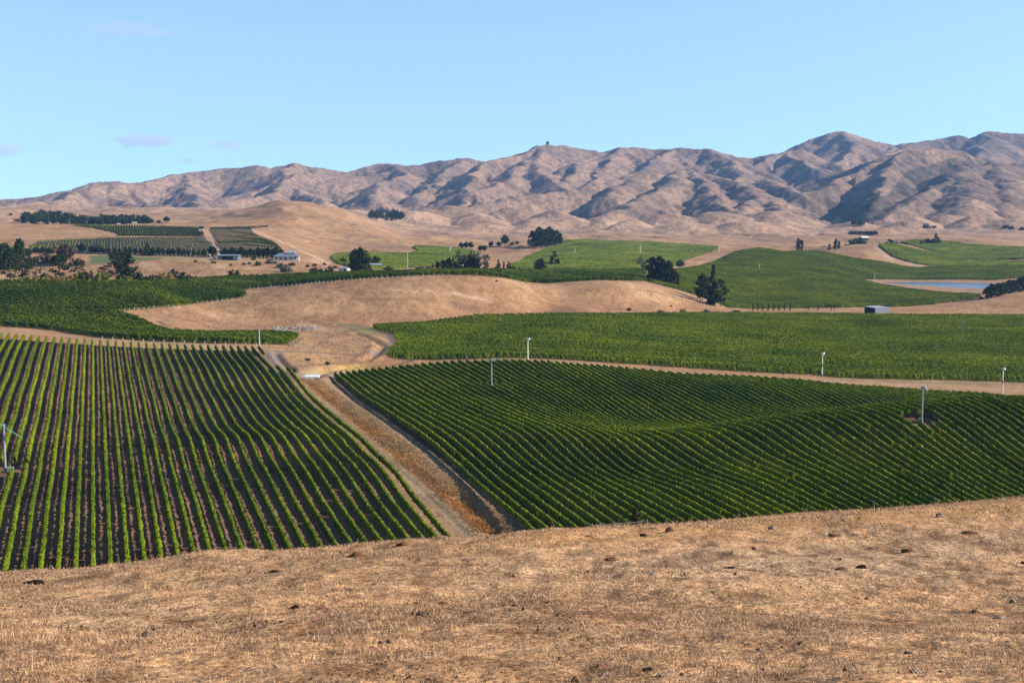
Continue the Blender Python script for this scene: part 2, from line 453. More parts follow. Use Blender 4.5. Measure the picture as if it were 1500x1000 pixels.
# the dry creek above the bridge
for pts, dep, wid in (([(452, 553), (463, 546), (485, 541), (515, 538), (550, 535), (590, 531)], 1.3, 2.2), ([(404, 519), (412, 530), (424, 541), (440, 549)], .8, 1.1), ([(520, 488), (545, 497), (560, 506), (552, 518), (535, 528)], .8, 1.6)):
    L = np.array([ground_at(px, py, 380) for px, py in smoothpoly(pts, 4)])
    ra, rb = np.searchsorted(YR, 380), np.searchsorted(YR, 620)
    d = np.full(Z.shape, 1e3); d[ra:rb] = dist_line(GX[ra:rb], GY[ra:rb], L)
    Z -= dep * np.exp(-(d / wid) ** 2); Z += .45 * dep * np.exp(-((d - 2.2 * wid) / wid) ** 2)
# the pond lies level in its hollow
POND_Z = float(unproj(1400, 421.5, 1065)[2])
def on_level(px, py, z):
    b = (500 - py) / FPX
    Y = (z - CZ) * (CP + b * SP) / (b * CP - SP)
    return tuple(float(v) for v in unproj(px, py, Y))
POND_PX = [(1292, 413.5), (1330, 412.8), (1380, 413.2), (1420, 414.6), (1450, 415.5), (1475, 416), (1475, 421.5), (1440, 422.6), (1400, 421.4), (1362, 419), (1322, 416.5), (1296, 415)]
POND = [on_level(px, py, POND_Z) for px, py in POND_PX]
PP = [(p[0], p[1]) for p in POND]
m_in = np.zeros(Z.shape, bool)
ra, rb = np.searchsorted(YR, 980), np.searchsorted(YR, 1260)
m_in[ra:rb] = inpoly(GX[ra:rb], GY[ra:rb], PP)
dpond = np.full(Z.shape, 1e3); dpond[ra:rb] = dist_line(GX[ra:rb], GY[ra:rb], PP + PP[:1])
near = dpond < 60
wgt = np.clip(1 - dpond / 45, 0, 1) ** 1.5
Z = np.where(near & ~m_in, Z * (1 - wgt) + (POND_Z + .25 + dpond * .012) * wgt, Z)
Z = np.where(m_in, POND_Z - np.clip(dpond * .12, .05, 2.0), Z)

# ------------------------------------------------------------------ what grows where (outlines followed on the land)
F_A = [(-150,480),(0,496),(100,503),(200,509),(300,513),(381,515),(399,542),(425,545),(575,650),(740,790),(740,930),(-150,930)]
F_B = [(484,554),(540,548),(600,541),(660,536),(740,533.5),(800,535.5),(900,543.5),(1000,553.5),(1100,557.5),(1160,562),(1240,570),(1300,574),(1375,579),(1440,582),(1500,590),(1600,603),(1600,930),(700,930),(700,775),(590,668)]
F_C = [(-110,416),(0,414),(150,415),(250,413.5),(290,410),(330,407.5),(420,404.5),(500,402),(600,399),(700,396.5),(760,398.5),(830,397),(880,397.5),(946,396.5),(946,412),(900,411),(880,410.3),(850,412),(800,415.5),(770,413.5),(740,407.5),(700,403.3),(660,402.5),(600,404.3),(560,406.5),(500,410.5),(450,414.5),(400,419),(370,422.5),(352,427),(361,432),(355,436),(340,437.5),(300,443),(250,450),(170,456),(100,456),(0,459),(-110,459)]
F_D = [(-110,461),(0,460.5),(100,457.5),(165,457.5),(200,467),(225,480),(250,487.5),(300,490.5),(350,489.5),(400,489),(439,493),(430,499),(421,505.5),(380,504.5),(300,503),(200,499),(140,494.5),(110,489),(60,482.5),(0,478),(-110,472)]
F_E = [(542,478),(552,485),(575,490),(583,505),(565,518),(570,524),(600,527),(650,527),(700,525.5),(740,524),(800,525.5),(900,532),(1000,538.5),(1100,545),(1190,549),(1230,553.5),(1300,555.5),(1400,557.5),(1500,560),(1600,562),(1600,465),(1500,464.5),(1300,463.5),(1100,461.5),(1000,461.5),(900,463),(800,462.5),(700,464.5),(650,471),(620,476),(580,477.5),(545,480)]
F_G1 = [(46,360),(60,353),(120,350),(172,347.5),(240,347.2),(302,347.5),(318,368),(318,377),(130,372),(44,368)]
F_G2 = [(307,334.2),(345,333),(393,331.5),(392,333),(367,335.5),(376,345.5),(390,349.5),(405,358),(415,368),(418,377),(330,379),(321,363)]
F_H = [(748,396),(745,389),(760,385.5),(770,378),(800,365),(824,358.5),(827,352.6),(860,352.4),(950,355.5),(1050,361.5),(1054,365),(1008,380),(985,392),(945,395.5),(850,396),(760,397)]
F_K = [(483,378),(492,373.5),(510,371.5),(600,373),(613,368.5),(603,362.5),(614,360.5),(640,362.5),(690,366.5),(702,372),(692,386),(660,389),(600,392),(560,395),(520,394),(492,386)]
F_I = [(950,397),(985,397),(1023,391.5),(1045,385),(1075,370.5),(1100,366),(1142,361.5),(1170,363.5),(1210,370.5),(1250,379.5),(1290,384),(1325,391.5),(1345,394),(1362,392),(1400,391),(1500,390),(1600,390),(1600,407),(1500,406),(1455,410.5),(1410,409.6),(1350,410),(1285,409.3),(1258,409.5),(1272,414),(1292,418.5),(1330,425),(1360,428.5),(1400,431.5),(1438,433.5),(1428,437.5),(1390,443),(1330,449),(1280,449.5),(1200,451),(1100,452),(1066,451),(1050,443),(1000,426),(950,413)]
F_J = [(1286,359.5),(1308,358.6),(1332,363.5),(1366,371),(1369,369),(1318,355.6),(1344,351.5),(1392,354),(1416,358.5),(1500,363.5),(1600,368),(1600,379),(1500,379.5),(1430,382),(1412,380.5),(1430,383),(1500,383.5),(1600,384),(1600,390),(1500,390),(1400,391),(1362,389),(1344,387),(1327,383),(1308,377),(1294,367)]
F_GT = [(170,341),(135,333.5),(100,329.8),(200,331.2),(290,334),(300,345),(301,346.5),(240,346),(176,345.5)]
FIELDS = dict(A=(F_A,120,470),B=(F_B,150,470),C=(F_C,520,950),D=(F_D,440,640),E=(F_E,430,800),G1=(F_G1,880,1400),G2=(F_G2,860,1450),
              H=(F_H,850,1800),K=(F_K,840,1600),I=(F_I,745,1420),J=(F_J,1120,1800))

PXG, PYG = proj(GX, GY, Z)
jx = 2.0 * fbm(GX / 6, GY / 6, 91, 2); jy = jx * .12
def zone(poly, y0, y1, jit=1.0):
    ra, rb = np.searchsorted(YR, y0), np.searchsorted(YR, y1)
    m = np.zeros(Z.shape, bool)
    if rb > ra:
        sc = np.clip(250.0 / GY[ra:rb], .1, 1)
        m[ra:rb] = inpoly(PXG[ra:rb] + jit * jx[ra:rb] * sc * 1.5, PYG[ra:rb] + jit * jy[ra:rb] * sc * 1.5, poly)
    return m

COLR = np.zeros(Z.shape + (3,), np.float32)
def paint(mask, c, amt=1.0):
    a = (mask.astype(np.float32) * amt)[..., None]
    COLR[:] = COLR * (1 - a) + np.array(c, np.float32) * a
n1 = fbm(GX / 90, GY / 90, 101, 4); n2 = fbm(GX / 22, GY / 22, 111, 4); n3 = fbm(GX / 9, GY / 9, 121, 3)
paint(np.ones(Z.shape), (0.40, 0.245, 0.115))
paint(np.clip(n1 * .8 + .2, 0, 1), (0.36, 0.195, 0.085), .6)                         # redder stands of grass
paint(np.clip(n2 * .9, 0, 1), (0.48, 0.325, 0.165), .6)                              # bleached
paint(np.clip(-n2 * .9 + n3 * .3, 0, 1) * (GY > 480), (0.24, 0.135, 0.065), .5)
n4 = fbm(GX / 2.6, GY / 3.4, 181, 3); mid = np.clip((GY - 470) / 40, 0, 1) * np.clip((1900 - GY) / 300, 0, 1)
paint(mid * np.clip(n4 * 1.2, 0, 1), (0.50, 0.34, 0.19), .35)
paint(mid * np.clip(-n4 * 1.3 - .15, 0, 1), (0.23, 0.13, 0.065), .45)
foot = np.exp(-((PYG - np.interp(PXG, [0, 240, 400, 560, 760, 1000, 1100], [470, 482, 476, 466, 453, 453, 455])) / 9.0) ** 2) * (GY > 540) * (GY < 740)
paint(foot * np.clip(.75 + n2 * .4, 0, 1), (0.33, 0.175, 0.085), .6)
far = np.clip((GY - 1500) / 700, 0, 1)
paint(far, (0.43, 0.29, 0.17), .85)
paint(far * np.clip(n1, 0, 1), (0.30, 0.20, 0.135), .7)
# scrub, scree and outcrops on the ranges; shade painted on the bluff
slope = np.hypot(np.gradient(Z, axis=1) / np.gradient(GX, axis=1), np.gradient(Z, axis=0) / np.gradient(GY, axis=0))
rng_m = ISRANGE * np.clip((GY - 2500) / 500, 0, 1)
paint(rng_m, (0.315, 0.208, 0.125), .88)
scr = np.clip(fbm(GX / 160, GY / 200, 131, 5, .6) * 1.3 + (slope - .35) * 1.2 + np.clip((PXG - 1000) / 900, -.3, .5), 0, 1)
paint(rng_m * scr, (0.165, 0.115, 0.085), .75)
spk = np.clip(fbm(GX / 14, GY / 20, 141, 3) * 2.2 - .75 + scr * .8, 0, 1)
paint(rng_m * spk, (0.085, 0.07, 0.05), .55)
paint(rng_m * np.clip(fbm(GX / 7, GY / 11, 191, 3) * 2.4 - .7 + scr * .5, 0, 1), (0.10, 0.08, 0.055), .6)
paint(rng_m * np.clip(fbm(GX / 70, GY / 110, 195, 4) * 1.4 - .2, 0, 1), (0.39, 0.265, 0.155), .4)
paint(far * (1 - rng_m) * np.clip(fbm(GX / 12, GY / 26, 151, 3) * 2 - 1.0, 0, 1), (0.15, 0.11, 0.075), .55)
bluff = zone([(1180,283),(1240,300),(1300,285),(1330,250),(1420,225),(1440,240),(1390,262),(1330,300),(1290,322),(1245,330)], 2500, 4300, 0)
paint(bluff * np.clip(fbm(GX / 60, GY / 90, 161, 4) + .8, 0, 1), (0.055, 0.05, 0.035), .85)  # shade of the bluff's dark face, put into the ground colour
# cone hill and the downs are speckled with scrub
cone = zone([(430,292),(380,306),(330,330),(400,345),(470,360),(520,376),(610,368),(560,345),(500,310)], 1000, 1900, 0)
paint(cone * np.clip(fbm(GX / 70, GY / 70, 171, 3) * 1.2 + .05, 0, 1), (0.235, 0.155, 0.09), .7)
paint(cone * np.clip(fbm(GX / 5, GY / 7, 175, 2) * 2.6 - 1.25, 0, 1) * np.clip((PXG - 430) / 120, 0, 1), (0.10, 0.08, 0.05), .8)
# vineyard ground
SOIL = (0.31, 0.19, 0.11)
for k, c in (('A', SOIL), ('B', (.13, .08, .045)), ('C', (.17, .13, .05)), ('D', (.17, .13, .05)), ('E', (.10, .105, .03)),  # soil of the right block darkened for the shade between its rows
             ('G1', (.44, .33, .20)), ('G2', (.44, .33, .20)), ('H', (.11, .16, .045)), ('K', (.08, .15, .035)), ('I', (.075, .10, .03)), ('J', (.075, .10, .03))):
    paint(zone(*FIELDS[k]), c)
paint(zone(F_A, 120, 470) * np.clip(n3 * 1.2, 0, 1), (.16, .09, .055), .7)
paint(zone([(0,441),(40,432),(110,440),(95,452),(20,450)], 500, 800), (.36, .25, .14), .7)
# dry strip and ditch between the two blocks
paint(zone([(381,508),(484,549),(640,668),(779,775),(785,900),(668,900),(540,665),(417,546)], 170, 470), (.30, .205, .105))
paint(np.exp(-((DD - 5.2) / 1.3) ** 2) * (GY > 150), (.26, .20, .10), .8)
paint(np.exp(-(DD / 3.0) ** 2), (.46, .26, .10), .9)
paint((np.exp(-((DD - 4.5) / .3) ** 2) + np.exp(-((DD - 6.1) / .3) ** 2)) * (GY > 150), (.42, .32, .2), .7)
paint(np.exp(-(DD / .8) ** 2) * np.clip(n3 + .3, 0, 1), (.16, .10, .055), .8)
# tracks
TRACKS = [([(372,509),(392,513),(430,515),(480,517),(530,520)], 1.1, (.20,.145,.10), 380, 560),
          ([(409,514),(401,523),(400,531),(407,539),(420,546),(436,551)], 2.1, (.235,.19,.145), 380, 480),
          ([(436,551),(465,552),(500,549),(540,545),(580,540),(620,534),(680,529.5),(740,526.5),(800,528),(900,535.5),(1000,545),(1080,550)], 2.0, (.285,.22,.155), 380, 500),
          ([(555,483),(572,492),(577,506),(566,514),(545,519)], 2.6, (.25,.195,.135), 440, 600),
          ([(1080,550),(1150,553),(1220,558),(1280,561),(1360,566),(1440,570),(1520,573)], 1.6, (.40,.29,.18), 380, 500),
          ([(1230,557),(1300,558.5),(1400,561),(1520,563)], 2.4, (.25,.225,.13), 400, 500),
          ([(0,484),(60,487),(120,496),(200,501.5),(300,505.5),(380,508.5)], 2.5, (.36,.26,.16), 400, 500),
          ([(205,462),(250,464),(236,472),(245,478),(300,484)], 1.2, (.30,.2,.11), 470, 660),
          ([(300,336),(312,350),(325,372)], 3.4, (.42,.31,.19), 880, 1400),
          ([(1098,367),(1078,369),(1050,383),(1022,390),(985,396)], 3.0, (.47,.34,.22), 850, 1500),
          ([(1368,370),(1330,362),(1300,357.5),(1282,358),(1290,370),(1310,381),(1356,391)], 3.5, (.46,.34,.23), 1150, 1700),
          ([(430,381),(450,383),(470,386),(500,396)], 1.5, (.42,.32,.2), 800, 1100),
          ([(352,428.5),(380,430),(408,432)], .9, (.22,.13,.07), 560, 720),
          ([(232,470),(240,476),(262,481),(290,485)], 1.0, (.17,.10,.055), 470, 640),
          ([(368,336),(400,349),(440,366),(482,386)], 2.0, (.58,.42,.25), 880, 1700),
          ([(388,347),(402,358),(414,372)], 1.6, (.56,.4,.24), 880, 1500),
          ([(352,333),(420,342),(480,362),(500,374)], 1.6, (.30,.19,.11), 900, 1800),
          ([(200,332),(250,327),(300,322),(360,312),(428,296)], 2.0, (.30,.20,.12), 1250, 2000),
          ([(480,430),(560,424),(640,426),(720,440)], .8, (.52,.37,.22), 560, 760),
          ([(470,442),(560,437),(640,440),(700,452)], .8, (.27,.165,.09), 560, 760),
          ([(830,424),(900,420),(960,428),(1010,444)], .8, (.28,.17,.09), 600, 800),
          ([(250,379),(320,380.5),(352,381),(400,382)], 2.2, (.46,.38,.27), 780, 1000)]
for pts, wd, c, y0, y1 in TRACKS:
    L = np.array([ground_at(px, py, y0, y1 + 200) for px, py in smoothpoly(pts, 4)])
    ra, rb = np.searchsorted(YR, y0 - 30), np.searchsorted(YR, y1 + 60)
    ca = max(0, int((L[:, 0].min() / (y0 + GA) - .03 + S_MAX) / (2 * S_MAX) * NS)) if L[:, 0].min() < 0 else max(0, int((L[:, 0].min() / (y1 + GA) - .03 + S_MAX) / (2 * S_MAX) * NS))
    d = np.full(Z.shape, 1e3)
    d[ra:rb] = dist_line(GX[ra:rb], GY[ra:rb], L)
    paint(np.clip(1.6 - d / wd + .35 * n3, 0, 1), c, .9)
# patches
paint(zone([(130,374),(238,377.5),(238,379.5),(205,382),(132,387)], 780, 1050), (.13, .17, .06))
paint(zone([(238,377.5),(285,377),(288,380),(238,380)], 780, 1050), (.30, .28, .13))
for q in ([(208,383),(228,384),(240,394),(222,397),(205,390)], [(300,382),(330,386),(336,395),(318,392)], [(452,378),(470,381),(468,386),(452,383)], [(440,470),(470,476),(482,483),(455,484),(432,477)]):
    paint(zone(q, 560, 1000), (.55, .40, .22), .6)
paint(zone([(402,385),(428,386),(430,402),(412,402)], 780, 960) * np.clip(n3 + .5, 0, 1), (.12, .10, .08), .6)
paint(zone([(490,474),(520,474),(546,480),(552,490),(535,488),(505,482)], 480, 660) * np.clip(n3 + .75, 0, 1), (.16, .19, .08), .8)
paint(zone([(915,458),(960,459.5),(1050,458),(1080,455),(1060,459),(990,462),(918,461.5)], 640, 800), (.16, .18, .07), .7)
paint(zone([(440,545),(480,535),(520,533),(560,537),(500,545),(455,550)], 380, 470) * np.clip(n3 + .6, 0, 1), (.42, .32, .09), .6)
paint(zone([(1258,409),(1285,409.3),(1410,409.6),(1480,411),(1480,432),(1438,433.5),(1400,431.5),(1330,425),(1272,414)], 900, 1300, 0), (.36, .235, .135), .8)
# the near paddock: bleached, bare and trodden patches, painted gaps of shade
fg = np.clip((75 - GY) / 8, 0, 1)
f1 = fbm(GX / 6.5, GY / 6.5, 201, 4); f2 = fbm(GX / 1.6, GY / 1.6, 211, 4); f3 = fbm(GX / .45, GY / .45, 221, 2)
paint(fg, (.44, .285, .165))
gp = np.exp(-(((PXG - 1180) / 330) ** 2 + ((PYG - 825) / 35) ** 2)) + .55 * np.exp(-(((PXG - 150) / 230) ** 2 + ((PYG - 905) / 40) ** 2)) + .6 * np.exp(-(((PXG - 1450) / 120) ** 2 + ((PYG - 785) / 18) ** 2))
paint(fg * np.clip(gp * .9 + f1 * .35 + f2 * .3 - .1, 0, 1), (.39, .315, .235), .65)
paint(fg * np.clip(f2 * 1.3 + f1 * .5 - .35, 0, 1), (.20, .105, .05), .8)
paint(fg * np.clip(f3 * 1.6 - .45, 0, 1), (.10, .058, .032), .75)  # fine dark spots stand in for shade between grass clumps
paint(fg * np.clip(-f3 * 1.4 - .4 + .3 * f2, 0, 1), (.58, .42, .26), .3)
paint(np.exp(-((PYG - np.interp(PXG, [c[0] for c in CREST], [c[1] for c in CREST]) - 10) / 12) ** 2) * fg * np.clip((PXG - 560) / 200, 0, 1), (.50, .30, .13), .6)
paint(np.clip((GY - 58) / 8, 0, 1) * (GY < 180), (.40, .25, .12), .9)

# creases of the ranges are painted darker
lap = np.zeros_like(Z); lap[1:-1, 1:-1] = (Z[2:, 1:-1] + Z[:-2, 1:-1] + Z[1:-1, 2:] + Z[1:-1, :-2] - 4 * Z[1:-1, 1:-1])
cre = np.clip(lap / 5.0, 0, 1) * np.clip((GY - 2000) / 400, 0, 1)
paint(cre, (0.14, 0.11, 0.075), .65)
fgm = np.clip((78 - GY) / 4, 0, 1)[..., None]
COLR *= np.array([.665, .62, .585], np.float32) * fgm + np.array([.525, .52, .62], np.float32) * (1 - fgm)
# ------------------------------------------------------------------ materials
def new_mat(name):
    m = bpy.data.materials.new(name); m.use_nodes = True
    nt = m.node_tree
    return m, nt, nt.nodes['Principled BSDF'], nt.nodes['Material Output']

def noise_node(nt, scale, detail=4, rough=.6, coord='Object', tc=None):
    tc = tc or nt.nodes.new('ShaderNodeTexCoord')
    n = nt.nodes.new('ShaderNodeTexNoise')
    n.inputs['Scale'].default_value = scale; n.inputs['Detail'].default_value = detail; n.inputs['Roughness'].default_value = rough
    nt.links.new(tc.outputs[coord], n.inputs['Vector'])
    return n

def ramp(nt, src, stops):
    r = nt.nodes.new('ShaderNodeValToRGB')
    el = r.color_ramp.elements
    while len(el) < len(stops): el.new(0.5)
    for e, (p, c) in zip(el, stops):
        e.position = p; e.color = (*c, 1) if len(c) == 3 else c
    nt.links.new(src, r.inputs['Fac'])
    return r

def mult(nt, a, b, fac=1.0):
    m = nt.nodes.new('ShaderNodeMix'); m.data_type = 'RGBA'; m.blend_type = 'MULTIPLY'
    m.inputs['Factor'].default_value = fac
    nt.links.new(a, m.inputs['A']); nt.links.new(b, m.inputs['B'])
    return m.outputs['Result']

def mat_ground(far=False):
    m, nt, b, out = new_mat('dry_hills' if far else 'dry_ground')
    at = nt.nodes.new('ShaderNodeAttribute'); at.attribute_name = 'tone'
    tc = nt.nodes.new('ShaderNodeTexCoord')
    c = at.outputs['Color']
    for sc, lo, hi in ((.018, .82, 1.18), (.07, .74, 1.24), (.22, .66, 1.32)) if far else ((.12, .78, 1.2), (.9, .7, 1.3), (5.5, .48, 1.48), (17.0, .55, 1.45), (60.0, .6, 1.4)):
        n = noise_node(nt, sc, 5, .65, tc=tc)
        r = ramp(nt, n.outputs['Fac'], [(.3, (lo,) * 3), (.7, (hi, hi * .99, hi * .97))])
        c = mult(nt, c, r.outputs['Color'])
    nt.links.new(c, b.inputs['Base Color'])
    b.inputs['Roughness'].default_value = 1.0
    b.inputs['Specular IOR Level'].default_value = 0.05
    n = noise_node(nt, 9.0, 6, .7, tc=tc)
    bp = nt.nodes.new('ShaderNodeBump'); bp.inputs['Strength'].default_value = .7; bp.inputs['Distance'].default_value = .05
    nt.links.new(n.outputs['Fac'], bp.inputs['Height']); 
    n2 = noise_node(nt, .22, 6, .7, tc=tc)
    bp2 = nt.nodes.new('ShaderNodeBump'); bp2.inputs['Strength'].default_value = .6; bp2.inputs['Distance'].default_value = 1.2
    nt.links.new(n2.outputs['Fac'], bp2.inputs['Height']); nt.links.new(bp.outputs['Normal'], bp2.inputs['Normal'])
    last = bp2
    if far:
        for sc, dist in ((.03, 7.0), (.085, 3.2)):
            n3 = noise_node(nt, sc, 6, .62, tc=tc)
            bp3 = nt.nodes.new('ShaderNodeBump'); bp3.inputs['Strength'].default_value = .75; bp3.inputs['Distance'].default_value = dist
            nt.links.new(n3.outputs['Fac'], bp3.inputs['Height']); nt.links.new(last.outputs['Normal'], bp3.inputs['Normal']); last = bp3
    nt.links.new(last.outputs['Normal'], b.inputs['Normal'])
    return m

ALB = .78
def mat_leaf(name, c0, c1, c2, sc=.9, trans=.3, big=.03):
    c0, c1, c2 = (tuple(v * ALB for v in c) for c in (c0, c1, c2))
    m, nt, b, out = new_mat(name)
    tc = nt.nodes.new('ShaderNodeTexCoord')
    geo = nt.nodes.new('ShaderNodeNewGeometry')
    n = noise_node(nt, sc, 3, .6, tc=tc)
    r = ramp(nt, n.outputs['Fac'], [(.28, c0), (.5, c1), (.74, c2)])
    n2 = noise_node(nt, big, 3, .5, tc=tc)
    r2 = ramp(nt, n2.outputs['Fac'], [(.32, (.62, .74, .9)), (.68, (1.5, 1.3, 1.0))])  # broad brighter and duller patches, put in for sunlit swells of the vines
    ri = ramp(nt, geo.outputs['Random Per Island'], [(0, (.72, .74, .8)), (1, (1.28, 1.22, 1.1))])
    c = mult(nt, mult(nt, r.outputs['Color'], r2.outputs['Color']), ri.outputs['Color'])
    nt.links.new(c, b.inputs['Base Color'])
    b.inputs['Roughness'].default_value = .8
    b.inputs['Specular IOR Level'].default_value = .06
    if trans > 0:
        t = nt.nodes.new('ShaderNodeBsdfTranslucent'); mx = nt.nodes.new('ShaderNodeMixShader')
        nt.links.new(c, t.inputs['Color']); mx.inputs['Fac'].default_value = trans
        nt.links.new(b.outputs[0], mx.inputs[1]); nt.links.new(t.outputs[0], mx.inputs[2])
        nt.links.new(mx.outputs[0], out.inputs['Surface'])
    return m

def mat_plain(name, c, rough=.7, metal=0, var=.18, sc=6.0, bump=0):
    c = tuple(v * ALB for v in c)
    m, nt, b, out = new_mat(name)
    n = noise_node(nt, sc, 5, .6)
    lo = tuple(v * (1 - var) for v in c); hi = tuple(min(1, v * (1 + var)) for v in c)
    r = ramp(nt, n.outputs['Fac'], [(.3, lo), (.7, hi)])
    nt.links.new(r.outputs['Color'], b.inputs['Base Color'])
    b.inputs['Specular IOR Level'].default_value = .04 if rough > .84 else .4
    b.inputs['Roughness'].default_value = rough; b.inputs['Metallic'].default_value = metal
    if bump:
        bp = nt.nodes.new('ShaderNodeBump'); bp.inputs['Strength'].default_value = .6; bp.inputs['Distance'].default_value = bump
        nt.links.new(n.outputs['Fac'], bp.inputs['Height']); nt.links.new(bp.outputs['Normal'], b.inputs['Normal'])
    return m

def mat_grass():
    m, nt, b, out = new_mat('dry_grass')
    geo = nt.nodes.new('ShaderNodeNewGeometry')
    r = ramp(nt, geo.outputs['Random Per Island'], [(0, (.07, .034, .018)), (.3, (.18, .092, .046)), (.65, (.32, .20, .115)), (1, (.58, .43, .29))])
    n = noise_node(nt, .35, 4, .6)
    r2 = ramp(nt, n.outputs['Fac'], [(.3, (.75, .72, .7)), (.7, (1.15, 1.12, 1.1))])
    c = mult(nt, r.outputs['Color'], r2.outputs['Color'])
    nt.links.new(c, b.inputs['Base Color'])
    b.inputs['Roughness'].default_value = .8; b.inputs['Specular IOR Level'].default_value = .15
    t = nt.nodes.new('ShaderNodeBsdfTranslucent'); mx = nt.nodes.new('ShaderNodeMixShader')
    nt.links.new(c, t.inputs['Color']); mx.inputs['Fac'].default_value = .25
    nt.links.new(b.outputs[0], mx.inputs[1]); nt.links.new(t.outputs[0], mx.inputs[2]); nt.links.new(mx.outputs[0], out.inputs['Surface'])
    return m

MG = mat_ground()
MGF = mat_ground(True)
MV = mat_leaf('vine_leaf', (.057, .092, .003), (.100, .148, .005), (.165, .205, .010), .8, .3)
MVF = mat_leaf('vine_leaf_distant', (.056, .085, .008), (.088, .124, .014), (.118, .155, .022), .35, .25)
MVD = mat_leaf('vine_leaf_dark', (.033, .060, .002), (.058, .085, .003), (.09, .115, .006), .35, .25)
MVO = mat_leaf('vine_leaf_old', (.045, .066, .005), (.07, .092, .008), (.105, .122, .015), .35, .22)
MPINE = mat_leaf('pine_needle', (.011, .021, .007), (.022, .037, .012), (.042, .062, .02), .5, .1)
MBROAD = mat_leaf('broad_leaf', (.02, .036, .008), (.033, .056, .012), (.055, .08, .02), .5, .2)
MLIME = mat_leaf('lime_leaf', (.10, .12, .012), (.14, .155, .018), (.19, .195, .03), .5, .25)
MYEL = mat_leaf('straw_leaf', (.17, .125, .025), (.23, .165, .036), (.29, .21, .055), .5, .25)
MBROWN = mat_leaf('brown_twig', (.045, .03, .025), (.075, .048, .038), (.11, .075, .055), .5, .1)
MGREY = mat_leaf('grey_leaf', (.07, .075, .05), (.10, .105, .072), (.14, .14, .1), .5, .2)
MOLIVE = mat_leaf('olive_leaf', (.035, .038, .015), (.055, .058, .024), (.08, .08, .035), .5, .2)
MBARK = mat_plain('bark', (.09, .065, .05), .9, 0, .3, 4, .03)
MVT = mat_plain('vine_wood', (.10, .07, .05), .9)
MWOOD = mat_plain('grey_timber', (.15, .125, .1), .85, 0, .25)
MWHITE = mat_plain('white_paint', (.6, .6, .57), .5, 0, .06)
MPOSTW = mat_plain('pale_post', (.36, .34, .3), .7, 0, .12)
MGALV = mat_plain('galvanised_steel', (.26, .27, .28), .5, .3, .15)
MDARK = mat_plain('dark_recess', (.02, .022, .025), .8)
MROOF = mat_plain('blue_grey_roof', (.12, .145, .18), .5, .1, .12)
MWALL = mat_plain('cream_wall', (.45, .42, .35), .8, 0, .08)
MBLUE = mat_plain('blue_grey_steel', (.1, .125, .16), .55, .1, .1)
MGREENP = mat_plain('green_paint', (.05, .17, .14), .5)
MRUST = mat_plain('red_brown_band', (.3, .09, .05), .7)
MGLASS = mat_plain('window_glass', (.03, .04, .05), .15)
MSTONE = mat_plain('pale_stone', (.2, .155, .115), .9, 0, .3, 9, .02)
MSTONED = mat_plain('dark_stone', (.08, .055, .04), .9, 0, .35, 9, .02)
MDUNG = mat_plain('dried_dung', (.014, .008, .006), .95, 0, .5, 18, .03)
MDUNGB = mat_plain('old_dung', (.11, .05, .025), .95, 0, .5, 18, .03)
MGRASS = mat_grass()
MTUS = mat_leaf('tussock', (.10, .055, .028), (.19, .12, .065), (.34, .24, .14), .4, .15, .05)
MLIT = mat_plain('dead_weed', (.085, .045, .028), .95, 0, .5, 25)
MDG = mat_leaf('ditch_grass', (.15, .075, .034), (.21, .115, .055), (.28, .17, .085), .25, .25, .08)
MDG2 = mat_leaf('ditch_straw', (.26, .155, .065), (.34, .22, .10), (.42, .29, .15), .25, .25, .08)

def mat_water():
    m, nt, b, out = new_mat('pond_water')
    b.inputs['Base Color'].default_value = (.03, .09, .16, 1)
    b.inputs['Roughness'].default_value = .12
    n = noise_node(nt, .6, 4, .6)
    bp = nt.nodes.new('ShaderNodeBump'); bp.inputs['Strength'].default_value = .25; bp.inputs['Distance'].default_value = .05
    nt.links.new(n.outputs['Fac'], bp.inputs['Height']); nt.links.new(bp.outputs['Normal'], b.inputs['Normal'])
    return m
MWATER = mat_water()

# ------------------------------------------------------------------ the ground, the ranges, the pond, the haze
def land(name, r0, r1):
    V = np.stack([GX[r0:r1], GY[r0:r1], Z[r0:r1]], -1)
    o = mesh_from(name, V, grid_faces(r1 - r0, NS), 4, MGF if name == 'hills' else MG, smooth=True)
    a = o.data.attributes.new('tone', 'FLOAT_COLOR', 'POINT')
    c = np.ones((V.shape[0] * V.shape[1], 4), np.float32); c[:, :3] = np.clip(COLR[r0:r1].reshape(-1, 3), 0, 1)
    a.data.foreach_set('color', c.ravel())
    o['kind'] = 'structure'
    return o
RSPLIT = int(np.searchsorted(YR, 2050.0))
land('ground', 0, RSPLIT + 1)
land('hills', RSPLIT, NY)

def pond():
    v = [(x, y, POND_Z) for x, y, _ in POND]
    c = np.mean(np.array(POND), 0)
    v = [(c[0] + (x - c[0]) * 1.02, c[1] + (y - c[1]) * 1.02, POND_Z) for x, y, _ in POND]
    o = mesh_from('pond_water', v, list(range(len(v)))[::-1], [len(v)], MWATER)
    if o.data.polygons[0].normal.z < 0: o.data.flip_normals()
    o['kind'] = 'structure'
pond()

